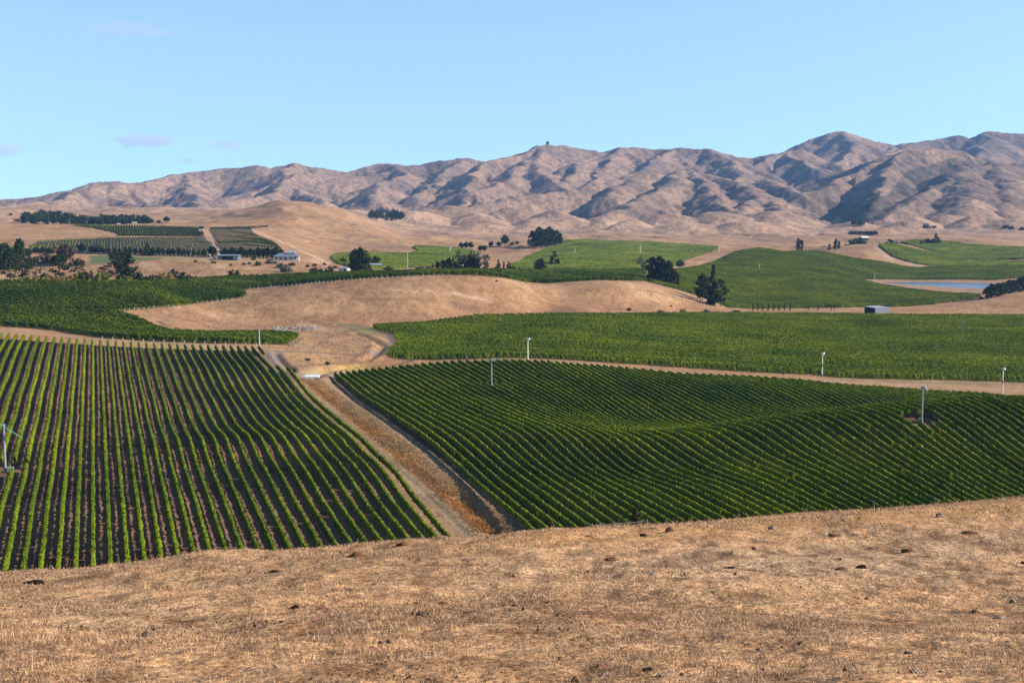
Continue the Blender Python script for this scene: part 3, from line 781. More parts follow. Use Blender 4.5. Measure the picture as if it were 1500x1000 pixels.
def haze_box():
    x, y0, y1, z0, z1 = 6600, -60, 9100, min(-5, float(Z.min()) - 1), CZ + 620
    v = [(sx * x, y, z) for z in (z0, z1) for y in (y0, y1) for sx in (-1, 1)]
    f = [0,2,3,1, 4,5,7,6, 0,1,5,4, 2,6,7,3, 0,4,6,2, 1,3,7,5]
    m = bpy.data.materials.new('haze_air'); m.use_nodes = True; nt = m.node_tree; nt.nodes.remove(nt.nodes['Principled BSDF'])
    pv = nt.nodes.new('ShaderNodeVolumePrincipled')
    pv.inputs['Color'].default_value = (.28, .55, 1, 1); pv.inputs['Density'].default_value = HAZE; pv.inputs['Anisotropy'].default_value = 0.0
    nt.links.new(pv.outputs[0], nt.nodes['Material Output'].inputs['Volume'])
    o = mesh_from('haze', v, f, 4, m); o['kind'] = 'stuff'
HAZE = 3.2e-5
haze_box()
# ------------------------------------------------------------------ helpers for things
def tag(o, label, cat, group=None):
    o['label'] = label; o['category'] = cat
    if group: o['group'] = group
    return o

def empty(name, loc, rz=0.0):
    o = bpy.data.objects.new(name, None); o.empty_display_size = .2
    o.location = loc; o.rotation_euler = (0, 0, rz)
    COL.objects.link(o)
    return o

def copy_tree(root):
    c = root.copy(); COL.objects.link(c)
    for ch in root.children:
        d = ch.copy(); COL.objects.link(d); d.parent = c
        for g in ch.children:
            e = g.copy(); COL.objects.link(e); e.parent = d
    return c

def quads(C, size, rng, asp=.7, up=0.0):
    n = len(C)
    a = rng.normal(size=(n, 3)); a[:, 2] += up
    a /= np.linalg.norm(a, axis=1, keepdims=True) + 1e-9
    r = rng.normal(size=(n, 3)); u = np.cross(a, r); u /= np.linalg.norm(u, axis=1, keepdims=True) + 1e-9
    v = np.cross(a, u)
    s = np.asarray(size).reshape(-1, 1) * .5
    u = u * s; v = v * s * asp
    return np.stack([C - u - v, C + u - v * .6, C + u * .8 + v, C - u * .7 + v * .8], 1).reshape(-1, 3)

class MB:
    """collects polygons for one mesh"""
    def __init__(self): self.v = []; self.f = []; self.t = []; self.mi = []; self.n = 0; self.m = 0
    def add(self, V, F, tot=4):
        V = np.asarray(V, float).reshape(-1, 3); F = np.asarray(F).ravel()
        self.v.append(V); self.f.append(F + self.n)
        k = len(F) // tot if np.isscalar(tot) else len(tot)
        self.t.append(np.full(k, tot) if np.isscalar(tot) else np.asarray(tot))
        self.mi.append(np.full(k, self.m)); self.n += len(V)
    def quads(self, V): self.add(V, np.arange(len(V)), 4)
    def box(self, x0, x1, y0, y1, z0, z1):
        V = [(x, y, z) for z in (z0, z1) for y in (y0, y1) for x in (x0, x1)]
        self.add(V, [0,2,3,1, 4,5,7,6, 0,1,5,4, 2,6,7,3, 0,4,6,2, 1,3,7,5])
    def tube(self, a, b, r0, r1=None, n=8, cap=True):
        r1 = r0 if r1 is None else r1
        a = np.array(a, float); b = np.array(b, float); d = b - a; d /= np.linalg.norm(d) + 1e-9
        h = np.array([1, 0, 0]) if abs(d[0]) < .8 else np.array([0, 1, 0])
        u = np.cross(d, h); u /= np.linalg.norm(u); v = np.cross(d, u)
        an = np.arange(n) / n * 2 * np.pi
        ring = np.cos(an)[:, None] * u + np.sin(an)[:, None] * v
        V = np.concatenate([a + ring * r0, b + ring * r1])
        i = np.arange(n); j = (i + 1) % n
        self.add(V, np.stack([i, j, j + n, i + n], 1), 4)
        if cap:
            self.add(V[n:], np.arange(n), n); self.add(V[:n], np.arange(n)[::-1], n)
    def poly(self, pts): self.add(pts, list(range(len(pts))), len(pts))
    def build(self, name, mats, parent=None, smooth=False):
        o = mesh_from(name, np.concatenate(self.v), np.concatenate(self.f), np.concatenate(self.t), None, parent, smooth)
        for m in (mats if isinstance(mats, (list, tuple)) else [mats]): o.data.materials.append(m)
        if isinstance(mats, (list, tuple)) and len(mats) > 1:
            o.data.polygons.foreach_set('material_index', np.concatenate(self.mi).astype(np.int32))
        return o

ONES = ['zeroth','first','second','third','fourth','fifth','sixth','seventh','eighth','ninth','tenth','eleventh','twelfth','thirteenth','fourteenth','fifteenth','sixteenth','seventeenth','eighteenth','nineteenth']
TENS = {2:('twenty','twentieth'),3:('thirty','thirtieth'),4:('forty','fortieth'),5:('fifty','fiftieth'),6:('sixty','sixtieth'),7:('seventy','seventieth'),8:('eighty','eightieth'),9:('ninety','ninetieth')}
def ordinal(n):
    if n >= 100: return 'hundredth' if n == 100 else 'hundred and ' + ordinal(n - 100)
    if n < 20: return ONES[n]
    return TENS[n // 10][1] if n % 10 == 0 else TENS[n // 10][0] + '-' + ONES[n % 10]

# ------------------------------------------------------------------ vines
POLE_HOLES = []     # bare circles round the wind machines: (x, y, radius)

def row_stations(poly, y0, y1, az, spacing, step, xr, yr, ph=0.0):
    """stations along parallel lines on the land, cut to an outline; yields arrays of runs"""
    d = np.array([math.sin(az), math.cos(az)]); nrm = np.array([math.cos(az), -math.sin(az)])
    cor = np.array([[x, y] for x in xr for y in yr])
    p0, p1 = (cor @ nrm).min(), (cor @ nrm).max(); q0, q1 = (cor @ d).min(), (cor @ d).max()
    t = np.arange(q0, q1, step)
    k0 = int(math.floor(p0 / spacing)); k1 = int(math.ceil(p1 / spacing))
    for k in range(k0, k1 + 1):
        base = (k * spacing + ph) * nrm
        x = base[0] + d[0] * t; y = base[1] + d[1] * t
        ok = (y > y0) & (y < y1)
        if ok.sum() < 4: continue
        x = x[ok]; y = y[ok]
        z = height(x, y)
        px, py = proj(x, y, z)
        m = inpoly(px, py, poly)
        for hx, hy, hr in POLE_HOLES: m &= np.hypot(x - hx, y - hy) > hr
        if m.sum() < 3: continue
        yield k, np.stack([x, y, z], 1), m, nrm

def hedge(P, m, nrm, rng, w=.31, h0=.9, h1=1.95, dens=8, leaf=.24, sec=6, jit=.09, gap=.006, wav=.16):
    """foliage of one row (stations P where m), as vertex, quad lists; trunks as material 1"""
    n = len(P)
    m = m.copy()
    holes = rng.random(n) < gap
    if sec == 6: prof = [(-w * .8, h0), (-w * 1.08, h0 + .55 * (h1 - h0)), (-w * .55, h1), (w * .55, h1), (w * 1.08, h0 + .55 * (h1 - h0)), (w * .8, h0)]
    else: prof = [(-w, h0), (-w * .5, h1), (w * .5, h1), (w, h0)]
    prof = np.array(prof); K = len(prof)
    lat = np.array([nrm[0], nrm[1], 0.0])
    slow = 1 + wav * np.interp(np.arange(n), np.arange(0, n + 8, 4), rng.normal(size=len(np.arange(0, n + 8, 4))))
    off = prof[:, 0][None] * slow[:, None] + rng.normal(0, jit, (n, K))
    up = prof[:, 1][None] * (1 + .2 * (slow - 1))[:, None] + rng.normal(0, jit, (n, K))
    V = P[:, None, :] + off[..., None] * lat + up[..., None] * np.array([0, 0, 1.0])
    seg = m[:-1] & m[1:] & ~holes[:-1]
    i = np.nonzero(seg)[0]
    q = []
    for k in range(K):
        k2 = (k + 1) % K
        q.append(np.stack([i * K + k, i * K + k2, (i + 1) * K + k2, (i + 1) * K + k], 1))
    F = np.concatenate(q) if len(i) else np.zeros((0, 4), int)
    used = np.zeros(n * K, bool); used[F.ravel()] = True
    idx = np.cumsum(used) - 1
    V = V.reshape(-1, 3)[used]; F = idx[F]
    # leaves
    nl = int(len(i) * dens)
    if nl:
        s = rng.choice(i, nl); t = rng.random((nl, 1))
        C = P[s] * (1 - t) + P[s + 1] * t
        hh = h0 - .05 + (h1 - h0 + .22) * rng.random(nl) ** .75
        ww = w * (1.25 - .75 * np.clip((hh - h0) / (h1 - h0), 0, 1.3) ** 2) * np.sign(rng.random(nl) - .5) * rng.uniform(.55, 1.15, nl)
        C = C + ww[:, None] * lat + hh[:, None] * np.array([0, 0, 1.0])
        LQ = quads(C, leaf * rng.uniform(.6, 1.4, nl), rng, .8)
    else: LQ = np.zeros((0, 3))
    return V, F, LQ

def trunk_quads(P, m, step, rng, every=1.8, h=.85, r=.05):
    k = max(1, int(round(every / step)))
    ids = np.arange(0, len(P), k); ids = ids[m[ids]]
    b = P[ids]; n = len(b)
    out = []
    for a in range(3):
        a0, a1 = a * 2.094, (a + 1) * 2.094
        o0 = np.array([math.cos(a0) * r, math.sin(a0) * r, 0]); o1 = np.array([math.cos(a1) * r, math.sin(a1) * r, 0])
        up = np.array([0, 0, h])
        out.append(np.stack([b + o0 - [0, 0, .1], b + o1 - [0, 0, .1], b + o1 + up, b + o0 + up], 1).reshape(-1, 3))
    return np.concatenate(out)

ROW_AZ = math.atan((150 - 750) / FPX / 0.985)
for px, py, r in ((720, 568, 3.2), (1350, 620, 4.0), (8, 692, 4.0)):
    x, y, z = ground_at(px, py, 150); POLE_HOLES.append((x, y, r))

def across(px, py):
    x, y, z = ground_at(px, py, 150)
    return x * math.cos(ROW_AZ) - y * math.sin(ROW_AZ)

def block(poly, y0, y1, xr, yr, word, lo, hi, step=.45):
    rng = np.random.default_rng(len(word))
    rows = list(row_stations(poly, y0, y1, ROW_AZ, 2.42, step, xr, yr, .6))
    out = []
    for k, P, m, nrm in rows:
        if not lo <= P[0, :2] @ nrm <= hi: continue
        ids = np.nonzero(m)[0]
        P = P[ids[0]:ids[-1] + 1]; m = m[ids[0]:ids[-1] + 1]
        ymid = P[:, 1].mean()
        V, F, LQ = hedge(P, m, nrm, rng, dens=7.5 if ymid < 330 else 6, leaf=.23, wav=.11, jit=.075)
        mb = MB()
        mb.add(V, F); mb.quads(LQ)
        mb.m = 1
        T = trunk_quads(P, m, step, rng)
        if len(T): mb.quads(T)
        o = mb.build('vine_row', [MV, MVT])
        ends = MB(); e = P[-1]
        ends.tube((e[0], e[1], e[2] - .2), (e[0], e[1], e[2] + 1.75), .09, .08, 6)
        ends.build('end_post', MWOOD, o)
        out.append((k, o))
    return out

ra = block(F_A, 135, 470, (-260, 25), (140, 470), 'left', -1e9, across(620, 744) + .5)
n = len(ra)
for i, (k, o) in enumerate(sorted(ra, key=lambda p: -p[0])):
    tag(o, f'{"nearest" if i == 0 else ordinal(i + 1)} green vine row to the left of the dry grassy ditch', 'vine row', 'vine rows left of the ditch')
rb_ = block(F_B, 165, 470, (-70, 240), (150, 470), 'right block', across(640, 668) - .5, 1e9)
for i, (k, o) in enumerate(sorted(rb_, key=lambda p: p[0])):
    tag(o, f'{"nearest" if i == 0 else ordinal(i + 1)} dark green vine row to the right of the dry grassy ditch', 'vine row', 'vine rows right of the ditch')
print('ROWS', len(ra), len(rb_))

def vineyard(poly, y0, y1, az, spacing, step, name, label, mat, leaf, dens, sec=4, w=.4, h1=1.9, h0=.5, cat='vineyard', jit=.12, gap=.004, wav=.16):
    rng = np.random.default_rng(int(y0))
    Pq = np.array(poly, float)
    cs = [unproj(px, py, Y) for px, py in poly for Y in (y0, y1)]
    xs = [float(c[0]) for c in cs]
    mb = MB()
    for k, P, m, nrm in row_stations(poly, y0, y1, math.radians(az), spacing, step, (max(min(xs), -900), min(max(xs), 900)), (y0, y1)):
        V, F, LQ = hedge(P, m, nrm, rng, w=w, h0=h0, h1=h1, dens=dens, leaf=leaf, sec=sec, jit=jit, gap=gap, wav=wav)
        if len(F): mb.add(V, F)
        if len(LQ): mb.quads(LQ)
    o = mb.build(name, mat)
    o['kind'] = 'stuff'; o['label'] = label; o['category'] = cat
    print(name, label[:30], len(o.data.polygons))
    return o
vineyard(F_E, 430, 800, 86, 2.4, .6, 'vineyard', 'broad bright green vineyard on the flat behind the dirt road, right of the tan hill', MV, .3, 6.5, w=.48, h0=.4, jit=.1, gap=.03, wav=.05)
vineyard(F_C, 520, 950, -50, 3.0, .7, 'vineyard', 'green vineyard on the terrace that curves round behind the bare tan hill', MV, .36, 3.6, w=.42, h0=.5, jit=.1)
vineyard(F_D, 440, 640, -50, 2.8, .7, 'vineyard', 'narrow tongue of dark green vines below the tan hill by the white pole', MV, .36, 3.6, w=.42, h0=.5, jit=.1)
vineyard(F_G1, 880, 1400, -17, 2.45, 1.6, 'vineyard', 'older thin vineyard in upright rows above the shelter trees, left of the bare track', MVO, .42, 1.3, w=.24, h0=.4, h1=1.2, jit=.1)
vineyard(F_GT, 1000, 1450, -17, 2.45, 1.6, 'vineyard', 'dense dark band of vines along the top of the upper left slope', MVD, .5, 2.0, w=.42, h0=.4, h1=1.5)
vineyard(F_G2, 860, 1450, -17, 2.45, 1.6, 'vineyard', 'older thin vineyard in upright rows right of the bare track, above the house', MVO, .42, 1.3, w=.24, h0=.4, h1=1.2, jit=.1)
vineyard(F_H, 850, 1800, 60, 2.6, 2.6, 'vineyard', 'pale green distant vineyard on the flat before the golden downs', MVF, 1.0, 1.4, w=.8, h0=.2)
vineyard(F_K, 840, 1600, 60, 2.6, 2.4, 'vineyard', 'bright green distant vineyard at the foot of the cone shaped hill', MVF, .9, 1.4, w=.8, h0=.2)
vineyard(F_I, 745, 1420, 74, 2.5, 1.4, 'vineyard', 'dark green vineyard on the rolling slope beside the blue pond', MVD, .5, 3.6, w=.6, h0=.3, wav=.06)
vineyard(F_J, 1120, 1800, 50, 2.5, 2.4, 'vineyard', 'dark green vineyard folded round the bare knoll on the far right slope', MVD, .9, 1.4, w=.62, h0=.3)
# ------------------------------------------------------------------ trees
def lobes(kind, rng):
    L = []
    U = rng.uniform
    if kind in ('pine', 'sparse_pine', 'dense_pine'):
        n = {'pine': 34, 'sparse_pine': 22, 'dense_pine': 52}[kind]
        z0 = {'pine': .2, 'sparse_pine': .16, 'dense_pine': .1}[kind]
        for i in range(n):
            z = z0 + (1 - z0) * ((i + .5) / n) ** .9
            t = (z - z0) / (1 - z0)
            R = (.30 if kind != 'dense_pine' else .34) * (1 - .75 * abs(t - .38) ** 1.2 * 1.4) * U(.35, 1.15) * (1 - .5 * max(0, t - .8) / .2)
            a = U(0, 6.28); s = U(.6, 1.2) * (.105 if kind != 'dense_pine' else .12)
            L.append((R * math.cos(a), R * math.sin(a), min(z, .95), s * 1.15, s * 1.15, s * (.6 if kind == 'dense_pine' else .4)))
    elif kind in ('conifer', 'spire'):
        w = .30 if kind == 'conifer' else .15
        for i in range(46):
            t = (i + .5) / 46; z = .05 + .93 * t
            R = w * (1 - t) ** .9 * U(.5, 1.1); a = U(0, 6.28); s = (.035 + .075 * (1 - t)) * U(.8, 1.2)
            L.append((R * math.cos(a), R * math.sin(a), z, s, s, s * .7))
    elif kind == 'poplar':
        for i in range(26):
            t = (i + .5) / 26; z = .08 + .88 * t
            R = .11 * math.sin(math.pi * min(.97, t * .85 + .12)) * U(.2, 1.1); a = U(0, 6.28); s = .06 * U(.8, 1.3)
            L.append((R * math.cos(a), R * math.sin(a), z, s, s, s * 1.6))
    elif kind == 'tall_grove':
        for i in range(95):
            a = U(0, 6.28); z = U(.06, .93); rr = .40 * (1 - max(0, z - .6) ** 2 * 2.4) * math.sqrt(U(.15, 1))
            s = .085 * U(.7, 1.3)
            L.append((rr * math.cos(a), rr * math.sin(a) * .7, z, s, s, s * 1.3))
    elif kind == 'round':
        for i in range(46):
            v = rng.normal(size=3); v /= np.linalg.norm(v); q = U(.5, 1)
            s = .12 * U(.7, 1.3)
            L.append((.36 * v[0] * q, .36 * v[1] * q, .56 + .36 * v[2] * q, s, s, s * .85))
    elif kind == 'shrub':
        for i in range(30):
            a = U(0, 6.28); q = math.sqrt(U(0, 1)); z = U(.12, .82) * math.sqrt(max(.08, 1 - (q * .92) ** 2))
            s = .17 * U(.7, 1.25)
            L.append((.85 * q * math.cos(a), .85 * q * math.sin(a), z, s, s, s * .9))
    elif kind == 'willow':
        for i in range(26):
            a = U(0, 6.28); q = U(.2, 1); z = U(.35, .95)
            s = .10 * U(.6, 1.3)
            L.append((.34 * q * math.cos(a), .34 * q * math.sin(a), z, s, s, s * 1.1))
    elif kind == 'sapling':
        for i in range(16):
            t = (i + .5) / 16
            s = .07 * U(.8, 1.2); a = U(0, 6.28); R = .07 * U(0, 1)
            L.append((R * math.cos(a), R * math.sin(a), .15 + .8 * t, s, s, s * 1.3))
    return L

LEAFN = dict(pine=26, sparse_pine=16, dense_pine=26, conifer=20, spire=20, poplar=22, tall_grove=26, round=24, shrub=26, willow=11, sapling=14)
TREE_MESH = {}
def tree_meshes(kind, mat, var):
    key = (kind, mat.name, var)
    if key in TREE_MESH: return TREE_MESH[key]
    rng = np.random.default_rng(sum(map(ord, kind)) * 7 + var)
    L = lobes(kind, rng)
    C = []; S = []
    for cx, cy, cz, rx, ry, rz in L:
        n = int(LEAFN[kind] * rng.uniform(.7, 1.3))
        v = rng.normal(size=(n, 3)); v /= np.linalg.norm(v, axis=1, keepdims=True)
        q = rng.uniform(.35, 1.12, (n, 1)) ** .6
        C.append(np.array([cx, cy, cz]) + v * q * np.array([rx, ry, rz])); S.append(np.full(n, min(rx, rz * 1.3) * (.95 if 'pine' in kind and 'dense' not in kind else .85)) * rng.uniform(.6, 1.4, n))
    C = np.concatenate(C); S = np.concatenate(S)
    mb = MB(); mb.quads(quads(C, S, rng, .75, .25))
    crown = mb.build('crown', mat); cm = crown.data; bpy.data.objects.remove(crown)
    tb = MB()
    top = {'shrub': .45, 'round': .6, 'willow': .7}.get(kind, .9)
    r = {'shrub': .03, 'sapling': .012, 'poplar': .016, 'tall_grove': .03}.get(kind, .022)
    k1 = (rng.uniform(-.02, .02), rng.uniform(-.02, .02), top * .5)
    tb.tube((0, 0, -.06), k1, r * 1.2, r * .75, 7); tb.tube(k1, (0, 0, top), r * .75, r * .2, 7)
    for cx, cy, cz, rx, ry, rz in L[:: max(1, len(L) // 11)]:
        z0 = max(.05, min(top * .95, cz - .10 - .25 * math.hypot(cx, cy)))
        tb.tube((0, 0, z0), (cx * .85, cy * .85, cz), r * .38, r * .12, 5, False)
    tr = tb.build('trunk', MBARK); tm = tr.data; bpy.data.objects.remove(tr)
    TREE_MESH[key] = (cm, tm)
    return TREE_MESH[key]

KNAMES = dict(pine='pine_tree', sparse_pine='pine_tree', dense_pine='pine_tree', conifer='conifer_tree', spire='conifer_tree', poplar='poplar_tree', tall_grove='broadleaf_tree',
              round='broadleaf_tree', shrub='shrub', willow='willow_tree', sapling='young_tree')
trnd = random.Random(11)
def tree(kind, mat, px, py, hpx, label, group=None, wide=1.0, Y=None, ymin=150, bare=False):
    if Y is not None:
        x, y, _ = (float(v) for v in unproj(px, py, Y)); z = float(height(x, y))
    else:
        x, y, z = ground_at(px, py, ymin)
    d = y * CP - (z - CZ) * SP
    if Y is not None and not bare:      # hpx then counts from the picture row py up
        ztop = float(unproj(px, py - hpx, y)[2]); h = max(.5, ztop - z)
    else:
        h = hpx / FPX * d
    wide *= {'pine': 1.25, 'sparse_pine': 1.2, 'dense_pine': 1.18, 'round': 1.3, 'shrub': 1.1, 'conifer': 1.2, 'poplar': 1.2}.get(kind, 1.0)
    cm, tm = tree_meshes(kind, mat, trnd.randrange(3))
    r = empty(KNAMES[kind], (x, y, z), trnd.uniform(0, 6.28))
    r.scale = (h * wide, h * wide, h)
    for nm, me in (('crown', cm), ('trunk', tm)):
        o = bpy.data.objects.new(nm, me); COL.objects.link(o); o.parent = r
    cat = {'shrub': 'shrub'}.get(kind, 'tree')
    tag(r, label, cat, group)
    return r

# far left: pines and scrub along the terrace edge
for kind, px, py, h, w, lab in (
    ('pine', 15, 413, 35, .95, 'tall dark pine nearest the left frame edge, rising from the green vineyard terrace'),
    ('pine', 33, 411, 34, .9, 'tall dark pine second from the left frame edge at the vineyard edge'),
    ('sparse_pine', 53, 409, 31, .95, 'sparse see-through pine beside the two tall dark pines at far left'),
    ('pine', 88, 411, 35, .95, 'broad dark pine between the low white hut and the green paddock'),
    ('pine', 116, 408, 23, .9, 'smaller pine just right of the broad dark pine at far left'),
    ('pine', 171, 413, 40, .75, 'left one of the tall twin pines before the green paddock'),
    ('dense_pine', 183, 413, 42, .62, 'right one of the tall twin pines before the green paddock'),
    ('pine', 150, 411, 19, .9, 'short pine just left of the tall twin pines')):
    tree(kind, MPINE, px, py + 1, h * 1.12, lab, 'pines along the far left vineyard', w * 1.1, ymin=500)
for kind, m, px, py, h, w, lab in (
    ('shrub', MPINE, 67, 408, 10, .75, 'dark round bush under the sparse pine at far left'),
    ('shrub', MPINE, 129, 413.5, 18, .5, 'dark upright bush between lime green bushes at the vineyard edge'),
    ('shrub', MLIME, 120, 414, 13, .95, 'lime green bush left of the dark upright bush'),
    ('shrub', MLIME, 45, 414, 6, 2, 'low lime green bush below the sparse pine'),
    ('shrub', MLIME, 60, 413.5, 7, 1.7, 'low lime green bush below the dark round bush'),
    ('shrub', MYEL, 78, 413.5, 7, 1.7, 'low yellowish bush below the broad dark pine'),
    ('shrub', MYEL, 100, 413.5, 6.5, 1.8, 'low yellowish bush right of the broad dark pine'),
    ('shrub', MLIME, 33, 415, 6, 1.7, 'low lime green bush closest to the left frame edge'),
    ('shrub', MLIME, 154, 414, 15, .75, 'lime green bush at the foot of the tall twin pines'),
    ('shrub', MLIME, 183, 414, 8, 1.0, 'lime green bush between the trunks of the twin pines and the dark round bush'),
    ('shrub', MPINE, 199, 412.5, 16, .85, 'large dark round bush right of the tall twin pines'),
    ('shrub', MPINE, 226, 411.5, 7, 1.0, 'small dark bush beside a straw yellow bush'),
    ('shrub', MYEL, 241, 411.5, 10, 1.1, 'straw yellow bush right of the twin pines'),
    ('shrub', MOLIVE, 257, 411, 15, .7, 'olive green bush just right of the straw yellow bush'),
    ('shrub', MPINE, 270, 412, 11, 1.0, 'dark wide bush on the vineyard edge below the tan bank'),
    ('shrub', MOLIVE, 285, 410, 8, 1.0, 'olive bush right of the dark wide bush under the tan bank'),
    ('shrub', MBROAD, 341, 405, 11.5, .95, 'round green bush standing alone on the vineyard edge below the dark blue shed'),
    ('round', MBROAD, 9, 391, 36, .62, 'bulky dark tree at the left frame edge below the upper vineyard'),
    ('round', MBROAD, 31, 386, 38, .42, 'tall narrow dark tree beside the bulky tree at far left'),
    ('shrub', MBROWN, 10, 391, 16, .95, 'purple brown thicket under the bulky dark tree'),
    ('shrub', MBROWN, 46, 387, 15, .85, 'purple brown thicket left of the white hut'),
    ('shrub', MBROWN, 66, 384, 16, .75, 'purple brown thicket behind the white hut'),
    ('round', MBROWN, 98, 387, 30, .75, 'large leafless purple brown tree left of the green paddock'),
    ('shrub', MBROWN, 84, 385, 15, .7, 'purple brown thicket against the large leafless tree'),
    ('shrub', MPINE, 53, 369, 9, .8, 'dark bush above the purple brown thickets, left one'),
    ('shrub', MPINE, 64, 369, 10, .8, 'dark bush above the purple brown thickets, middle one'),
    ('shrub', MPINE, 74, 370, 10, .7, 'dark bush above the purple brown thickets, right one'),
    ('round', MYEL, 82, 372, 13, .7, 'small yellow tree among dark bushes at far left'),
    ('round', MPINE, 120, 370, 14, .8, 'dark tree at the top left corner of the green paddock'),
    ('round', MPINE, 20, 389, 26, .6, 'dark tree filling the gap between the two dark trees at far left'),
    ('shrub', MBROWN, 28, 391, 15, .9, 'purple brown thicket under the tall narrow dark tree'),
    ('round', MBROAD, 42, 378, 15, .7, 'green tree above the left purple brown thicket'),
    ('shrub', MBROWN, 112, 388, 13, .8, 'purple brown thicket right of the large leafless tree'),
    ('round', MPINE, 4, 380, 22, .7, 'dark tree cut by the left frame edge above the thickets'),
    ('round', MPINE, 92, 373, 12, .8, 'dark tree behind the large leafless purple brown tree')):
    tree(kind, m, px, py + 1, h + (5 if py > 410.5 else 1), lab, 'trees and bushes at far left' if px < 300 else None, w, ymin=500)
# the shelter belt below the upper vineyards
belt = [133,139,146,152,160,168,175,183,190,198,206,224,232,239,247,254,262,269,276,284,291,299]
for i, px in enumerate(belt):
    tree('round', MBROAD if i % 3 else MPINE, px, 372 + (px - 130) * .024, trnd.uniform(10, 14), f'{ordinal(i + 1)} shelter belt tree from the left, under the upper left vineyard', 'shelter belt left of the bare track', .55 * trnd.uniform(.85, 1.15), ymin=820)
tree('conifer', MPINE, 216, 374, 20, 'dark conifer that stands taller than the shelter belt around it', 'shelter belt left of the bare track', 1.0, ymin=820)
tree('round', MPINE, 312, 377, 17, 'large dark tree at the foot of the bare track beside the white tank', None, .75, ymin=820)
belt = [324,330,336,342,348,354,361,367,373,379,386,392,398,404,410]
for i, px in enumerate(belt):
    tree('round' if i % 4 else 'conifer', MPINE if i % 2 else MBROAD, px, 377 + (px - 322) * .012, trnd.uniform(12, 17), f'{ordinal(i + 1)} tree from the left in the belt behind shed and farmhouse', 'shelter belt behind shed and house', .6 * trnd.uniform(.85, 1.2), ymin=830)
# scrub on the tan bank
for i, (px, py, h, w, m, lab) in enumerate(((287,384,4,.8,MOLIVE,'tiny bush at the top of the tan bank left of the tank'),(313,386,5.5,.7,MOLIVE,'small round bush on the tan bank below the white tank'),
    (338,389,4,.6,MBROWN,'small brown bush on the tan bank below the dark blue shed'),(357,388,4.5,.7,MOLIVE,'left of two small bushes on the bank right of the shed'),(365,387,4,.7,MOLIVE,'right of two small bushes on the bank right of the shed'),
    (371,381,6,.6,MBROAD,'green bush at the bank top right of the dark blue shed'),(378,389,8,.7,MBROAD,'rounded green bush halfway between shed and house on the bank'),(393,386,6,.8,MOLIVE,'olive bush on the bank left of the house'),
    (402,386,5,.7,MOLIVE,'olive bush just below the left end of the house'),(411,392,8,.9,MGREY,'greyish scrub below the house, upper patch'),(420,398,11,.9,MGREY,'greyish scrub below the house, lower patch'),
    (428,389,6,.9,MOLIVE,'olive scrub below the right end of the house'),(450,391,5,.7,MOLIVE,'small bush on the bank right of the house'),(461,390,6,.6,MOLIVE,'small upright bush on the bank above the big green bush'),
    (463,402,13,1.0,MBROAD,'big rounded green bush at the vineyard edge below the bank'),(482,399,11,.65,MOLIVE,'dark olive bush between the big green bush and the small white shed'),(491,393,5,.8,MOLIVE,'small bush left of the small white shed'),
    (501,387,12,.55,MBROAD,'round bush in front of the bright green field left of the tall leafy tree'),(512,393,9,.5,MPINE,'dark bush tucked against the left foot of the tall leafy tree'),
    (538,400,9.5,1.1,MOLIVE,'wide olive bush at the right foot of the tall leafy tree'),(570,396,7,1.2,MBROAD,'low dark shrub left of the thin mast'),(605,384,6.5,1.5,MOLIVE,'long low shrub in the green field right of the thin mast'),
    (616,396,7,1.1,MPINE,'dark shrub just right of the foot of the thin mast'),(628,396,7,.8,MPINE,'dark shrub between the thin mast and the dark conifer clump'),(475,388,4,.8,MOLIVE,'tiny olive bush on the bank above the dark olive bush'))):
    tree('shrub', m, px, py, h, lab, 'scrub on the tan bank' if py < 395 and px < 500 else None, w, ymin=700)
tree('tall_grove', MBROAD, 528, 399.5, 37, 'tall massive leafy tree beside the small white shed', None, 1.0, ymin=780)
tree('round', MBROAD, 550, 389, 14, 'low spreading tree right of the tall massive leafy tree', None, .9, ymin=780)
# middle distance
for px, h in ((634,11),(641,13),(649,15),(657,18),(664,21),(672,23),(680,24),(687,23),(693,21),(699,18)):
    tree('dense_pine' if px % 2 else 'conifer', MPINE, px, 399.5, h, f'dark conifer in the clump behind the bare hill, {ordinal({634:1,641:2,649:3,657:4,664:5,672:6,680:7,687:8,693:9,699:10}[px])} from left', 'dark conifer clump behind the bare hill', .85 if px % 2 == 0 else .7, ymin=760)
for i, (px, h) in enumerate(((676,30),(688,31),(700,29),(712,26))):
    tree('willow', MGREY, px, 399, h, f'pale grey leafless tree behind the dark conifer clump, {ordinal(i + 1)} from the left', 'pale grey trees behind the conifer clump', .8, ymin=760)
for i, (px, py, h, k) in enumerate(((713,398,18,'conifer'),(730,398,19,'conifer'),(738,398,16,'spire'),(745,398,17,'conifer'),(752,398,11,'conifer'),(761,398,8,'conifer'))):
    tree(k, MPINE, px, py, h, f'small dark conifer right of the clump, {ordinal(i + 1)} towards the open green field', 'small conifers right of the clump', .8, ymin=760)
for i, px in enumerate((707, 720, 726, 735, 748, 757, 766)):
    tree('shrub', MOLIVE if i % 2 else MBROWN, px, 399.5, trnd.uniform(5, 8), f'low brownish shrub among the small conifers, {ordinal(i + 1)} from the left', 'low shrubs among small conifers', 1.1, ymin=760)
tree('dense_pine', MPINE, 791, 398.5, 19, 'dark rounded conifer alone at the edge of the pale green field', None, 1.15, ymin=760)
tree('conifer', MPINE, 812, 390.5, 24, 'cone shaped tree alone inside the pale green field', None, 1.1, ymin=800)
